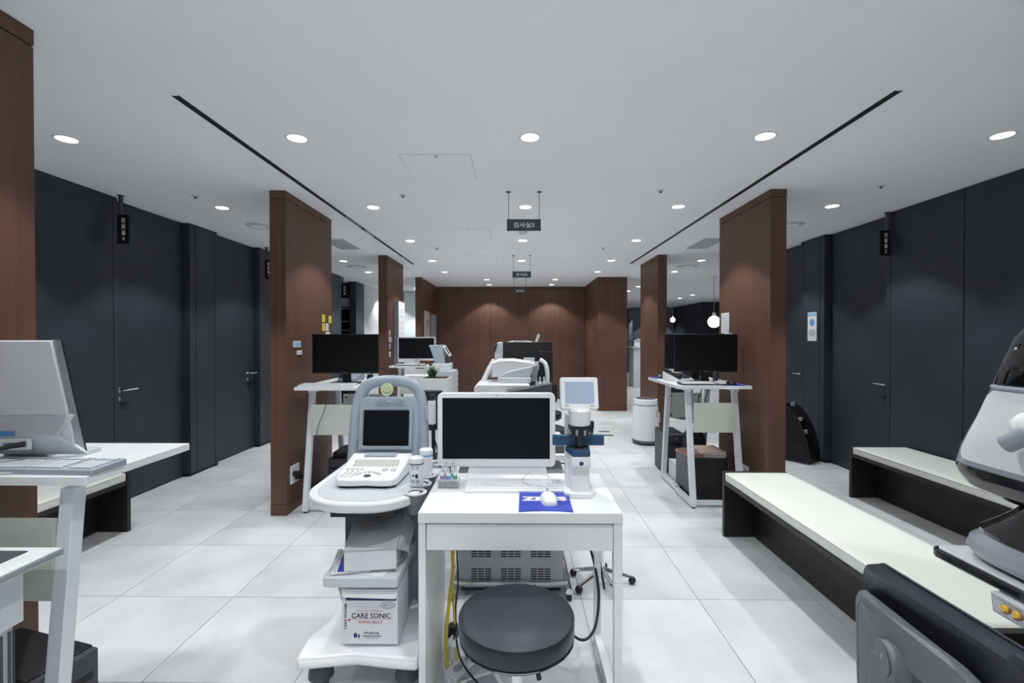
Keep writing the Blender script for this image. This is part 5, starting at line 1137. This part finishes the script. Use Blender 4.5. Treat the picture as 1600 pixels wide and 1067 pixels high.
# eye chart box on the second partition
e = thing('eye_chart', 'lit white eye chart in a grey box on the distant partition', 'eye chart', (-1.75, 6.9, 1.1))
part(e, 'chart_box', MB().box(-1.769, -1.70, 6.72, 7.09, 1.0, 1.905), 'plastic_mid', bevel=.004)
part(e, 'chart_face', MB().box(-1.7005, -1.698, 6.735, 7.075, 1.015, 1.89), 'chart')
rows = ['0.1', '4 2 7', '6 3 5 2', '5 2 4 7', '3 6 2 5 4', '7 4 3 6 2', '2 5 7 3 6', '4 6 2 7 3']
zq = 1.85
for k, r in enumerate(rows):
    h = (.03, .055, .042, .036, .028, .022, .018, .015)[k]
    text(e, 'chart_row', r, (-1.6978, 6.905, zq), 'ink', height=h, width=(.07, .18, .2, .2, .2, .19, .18, .17)[k], face='+x'); zq -= .085
for y, z, m, s in ((6.46, 1.40, 'pink', 'pink, topmost'), (6.46, 1.31, 'cream', 'cream, in the middle'), (6.54, 1.30, 'skyblue', 'pale blue, in the middle'), (6.47, 1.21, 'skyblue', 'pale blue, lower'), (6.47, 1.10, 'paper', 'white, lowest')):
    on_fin('memo', y, y + .07, z, z + .075, m, f'tiny memo beside the eye chart, {s}', 'memo', group='memos on the distant partition')
# posters on the last side wall
e = thing('portrait_poster', 'pale poster with a sketched portrait on the far wooden side wall', 'poster', (-1.778, 9.2, 1.3))
part(e, 'poster_sheet', MB().box(-1.7795, -1.772, 9.02, 9.50, 1.1, 1.87), 'pink'); part(e, 'poster_border', MB().box(-1.7797, -1.774, 9.0, 9.52, 1.08, 1.89), 'plastic_light')
ov = lambda cy, cz, a, b: [(cy + a * math.cos(R(t)), cz + b * math.sin(R(t))) for t in range(0, 360, 15)]
part(e, 'portrait_hair', MB().prism(ov(9.28, 1.55, .12, .19), -1.772, -1.771, 'x'), 'ink_grey'); part(e, 'portrait_face', MB().prism(ov(9.28, 1.50, .085, .15), -1.771, -1.770, 'x'), 'pink')
part(e, 'portrait_neck', MB().prism([(9.22, 1.38), (9.34, 1.38), (9.42, 1.12), (9.12, 1.12)], -1.772, -1.7705, 'x'), 'ink_grey')
e = thing('framed_chart', 'tall grey framed chart on the far wooden side wall', 'chart', (-1.775, 9.9, 1.0))
part(e, 'frame', MB().box(-1.779, -1.74, 9.62, 10.15, 1.0, 1.86), 'plastic_mid', bevel=.004); part(e, 'chart_face', MB().box(-1.741, -1.739, 9.66, 10.11, 1.05, 1.82), 'plastic_grey')
for k in range(9): part(e, 'print_line', MB().box(-1.7395, -1.738, 9.76, 10.0, 1.75 - .075 * k, 1.765 - .075 * k), 'ink_grey')
part(e, 'dark_label', MB().box(-1.7395, -1.738, 9.95, 10.05, 1.10, 1.20), 'ink')
# note on the right partition
o = on_fin('paper_notice', 4.25, 4.41, 1.405, 1.60, 'paper', 'white paper notice above the bench side monitors', 'notice', x=1.926, s=-1)
for k in range(8): part(o, 'print_line', MB().box(1.9235, 1.924, 4.275, 4.385, 1.43 + .02 * k, 1.434 + .02 * k), 'skyblue')
on_fin('memo', 4.19, 4.26, 1.375, 1.415, 'skyblue', 'pale green blue memo under the paper notice', 'memo', x=1.926, s=-1)
o = on_fin('wall_socket', 3.88, 4.02, .22, .30, 'plastic_white', 'white socket low on the bench side partition', 'socket', x=1.926, s=-1, th=.01)
for y in (3.92, 3.98): part(o, 'hole', MB().cyl((1.9165, y, .26), (1.9155, y, .26), .018, n=16), 'plastic_mid')

# ---- planter, filing cabinet, instruments near the white framed monitor
PXc, PYc = -.815, 4.75
e = thing('planter', 'tall white square planter with a spiky green plant', 'planter', (PXc, PYc, 0))
part(e, 'pot', MB().loft([[(PXc + a * w, PYc + b * w, z) for a, b in ((-1, -1), (1, -1), (1, 1), (-1, 1))] for z, w in ((0, .115), (.965, .136))]), 'white', bevel=.004)
part(e, 'soil', MB().box(PXc - .12, PXc + .12, PYc - .12, PYc + .12, .955, .968), 'soil')
for k in range(26):
    a = random.uniform(0, 6.283); ln = random.uniform(.10, .17); up = random.uniform(.35, 1.0); wv = .011
    b0 = Vector((PXc - .04 + random.uniform(-.03, .03), PYc + random.uniform(-.03, .03), .966)); dr = Vector((math.cos(a), math.sin(a), 0)); sd = Vector((-math.sin(a), math.cos(a), 0))
    P = [b0, b0 + dr * ln * .35 * (1.2 - up) + Vector((0, 0, ln * .5 * up + .02)), b0 + dr * ln * (1.25 - up) + Vector((0, 0, ln * .8 * up + .02))]
    part(e, 'leaf', MB().loft([[P[0] - sd * wv * .6, P[0] + sd * wv * .6, P[0] + Vector((0, 0, .003))], [P[1] - sd * wv, P[1] + sd * wv, P[1] + Vector((0, 0, .004))], [P[2] - sd * .001, P[2] + sd * .001, P[2] + Vector((0, 0, .001))]]), 'leaf')
e = thing('filing_cabinet', 'light grey filing cabinet behind the tall planter', 'cabinet', (-.93, 6.2, 0))
part(e, 'body', MB().box(-1.12, -.80, 5.86, 6.32, 0, .945), 'plastic_light', bevel=.003)
for k in range(6): dr = part(e, 'drawer', MB().box(-.801, -.79, 5.875, 6.305, .03 + .152 * k, .172 + .152 * k), 'plastic_light', bevel=.002); part(dr, 'handle', MB().box(-.79, -.778, 6.04, 6.14, .11 + .152 * k, .125 + .152 * k), 'alu')
e = thing('tonometer', 'grey blue instrument with tilted screen on the filing cabinet', 'instrument', (-.96, 6.08, .945))
part(e, 'base', MB().box(-1.08, -.85, 5.98, 6.22, .9455, 1.04), 'plastic_white', bevel=.006)
part(e, 'body', MB().loft([[(-1.05 + a, 6.0 + b, 1.04) for a, b in ((0, 0), (.13, 0), (.13, .18), (0, .18))], [(-1.10 + a, 6.0 + b, 1.20) for a, b in ((0, 0), (.16, 0), (.16, .18), (0, .18))], [(-1.13 + a, 6.0 + b, 1.275) for a, b in ((0, 0), (.18, 0), (.18, .18), (0, .18))]]), 'pale_blue', bevel=.006)
part(e, 'tilted_screen', MB().obox((-.90, 6.05, 1.20), (.03, .12, .16), (0, -32, 0)), 'plastic_white', bevel=.004); part(e, 'screen_glass', MB().obox((-.886, 5.989, 1.205), (.012, .003, .10), (0, -32, 0)), 'black')
part(e, 'dark_joint', MB().box(-.93, -.87, 6.02, 6.12, 1.04, 1.12), 'plastic_dark')
e = thing('chin_rest', 'white chin rest stand beside the distant keyboard', 'chin rest', (-1.02, 5.4, 0))
part(e, 'post', MB().box(-1.09, -.97, 5.38, 5.5, 0, .92), 'plastic_white', bevel=.004); part(e, 'shelf', MB().box(-1.30, -.96, 5.34, 5.54, .92, .935), 'plastic_white', bevel=.003)
for x, s in ((-1.22, 'farther from the planter'), (-1.06, 'nearer the planter')): single('paper_sheet', MB().obox((x, 5.42, .9365), (.12, .14, .002), (0, 0, 10)), 'paper', f'white paper sheet on the small shelf, {s}', 'paper')
e = thing('document_holder', 'white document holder with sheets below the white framed monitor', 'document holder', (-1.25, 6.18, 0))
part(e, 'back_plate', MB().box(-1.47, -1.16, 6.20, 6.21, .70, .955), 'paper'); part(e, 'sheet', MB().obox((-1.28, 6.19, .80), (.18, .003, .2), (0, 0, 0)), 'plastic_white'); part(e, 'stand_leg', MB().box(-1.33, -1.29, 6.205, 6.23, 0, .70), 'plastic_light')
e = thing('office_chair', 'grey office chair back between planter and computer screen', 'chair', (-.55, 3.3, 0))
part(e, 'backrest', MB().loft([[(-.60 + a * w, 3.30 + b, z) for a, b in ((-1, 0), (-.5, -.03), (.5, -.03), (1, 0), (1, .03), (-1, .03))] for z, w in ((.72, .05), (.78, .085), (.95, .09), (1.0, .07))]), 'leather', bevel=.008)
part(e, 'seat', MB().loft([[(-.58 + px * q, 3.08 + py * q, z) for px, py in rrect(-.18, .18, -.18, .18, .08, 5)] for z, q in ((.50, .9), (.52, 1), (.56, 1), (.575, .9))]), 'leather'); star_base(e, -.58, 3.08, .50, .26)
part(e, 'back_bracket', MB().tube([(-.58, 3.15, .49), (-.59, 3.32, .50), (-.595, 3.33, .75)], .014, 8), 'black')

# ---- shelf niche at the end of the left aisle
e = thing('shelf_unit', 'dark open shelf in the niche at the end of the aisle', 'shelf', (-3.55, 9.6, 0))
for x in (-3.78, -3.39): part(e, 'side_board', MB().box(x - .012, x + .012, 9.5, 9.77, 0, 1.98), 'navy_dark')
for z in (.35, .7, 1.05, 1.36, 1.52, 1.70, 1.97): part(e, 'shelf_board', MB().box(-3.768, -3.402, 9.5, 9.77, z - .008, z + .008), 'plastic_mid')
part(e, 'header_panel', MB().box(-3.79, -3.38, 9.49, 9.51, 2.0, 2.18), 'plastic_mid')
# reception counter and display in the lobby
e = thing('reception_counter', 'white reception counter seen past the wooden block', 'counter', (3.5, 13.2, 0))
part(e, 'counter_body', MB().box(3.25, 4.6, 13.0, 13.5, 0, 1.08), 'white', bevel=.004); part(e, 'counter_top', MB().box(3.22, 4.63, 12.97, 13.53, 1.08, 1.11), 'white', bevel=.003)
e = thing('counter_display', 'small white display stand on the reception counter', 'display stand', (3.42, 13.2, 1.11)); part(e, 'display_board', MB().obox((3.40, 13.2, 1.20), (.16, .02, .18), (-20, 10, 0)), 'plastic_white'); part(e, 'display_back', MB().box(3.36, 3.46, 13.22, 13.3, 1.111, 1.26), 'plastic_dark'); part(e, 'display_top', MB().box(3.38, 3.50, 13.18, 13.2, 1.27, 1.34), 'plastic_light')

for o in bpy.data.objects:
    if 'org' in o: del o['org']
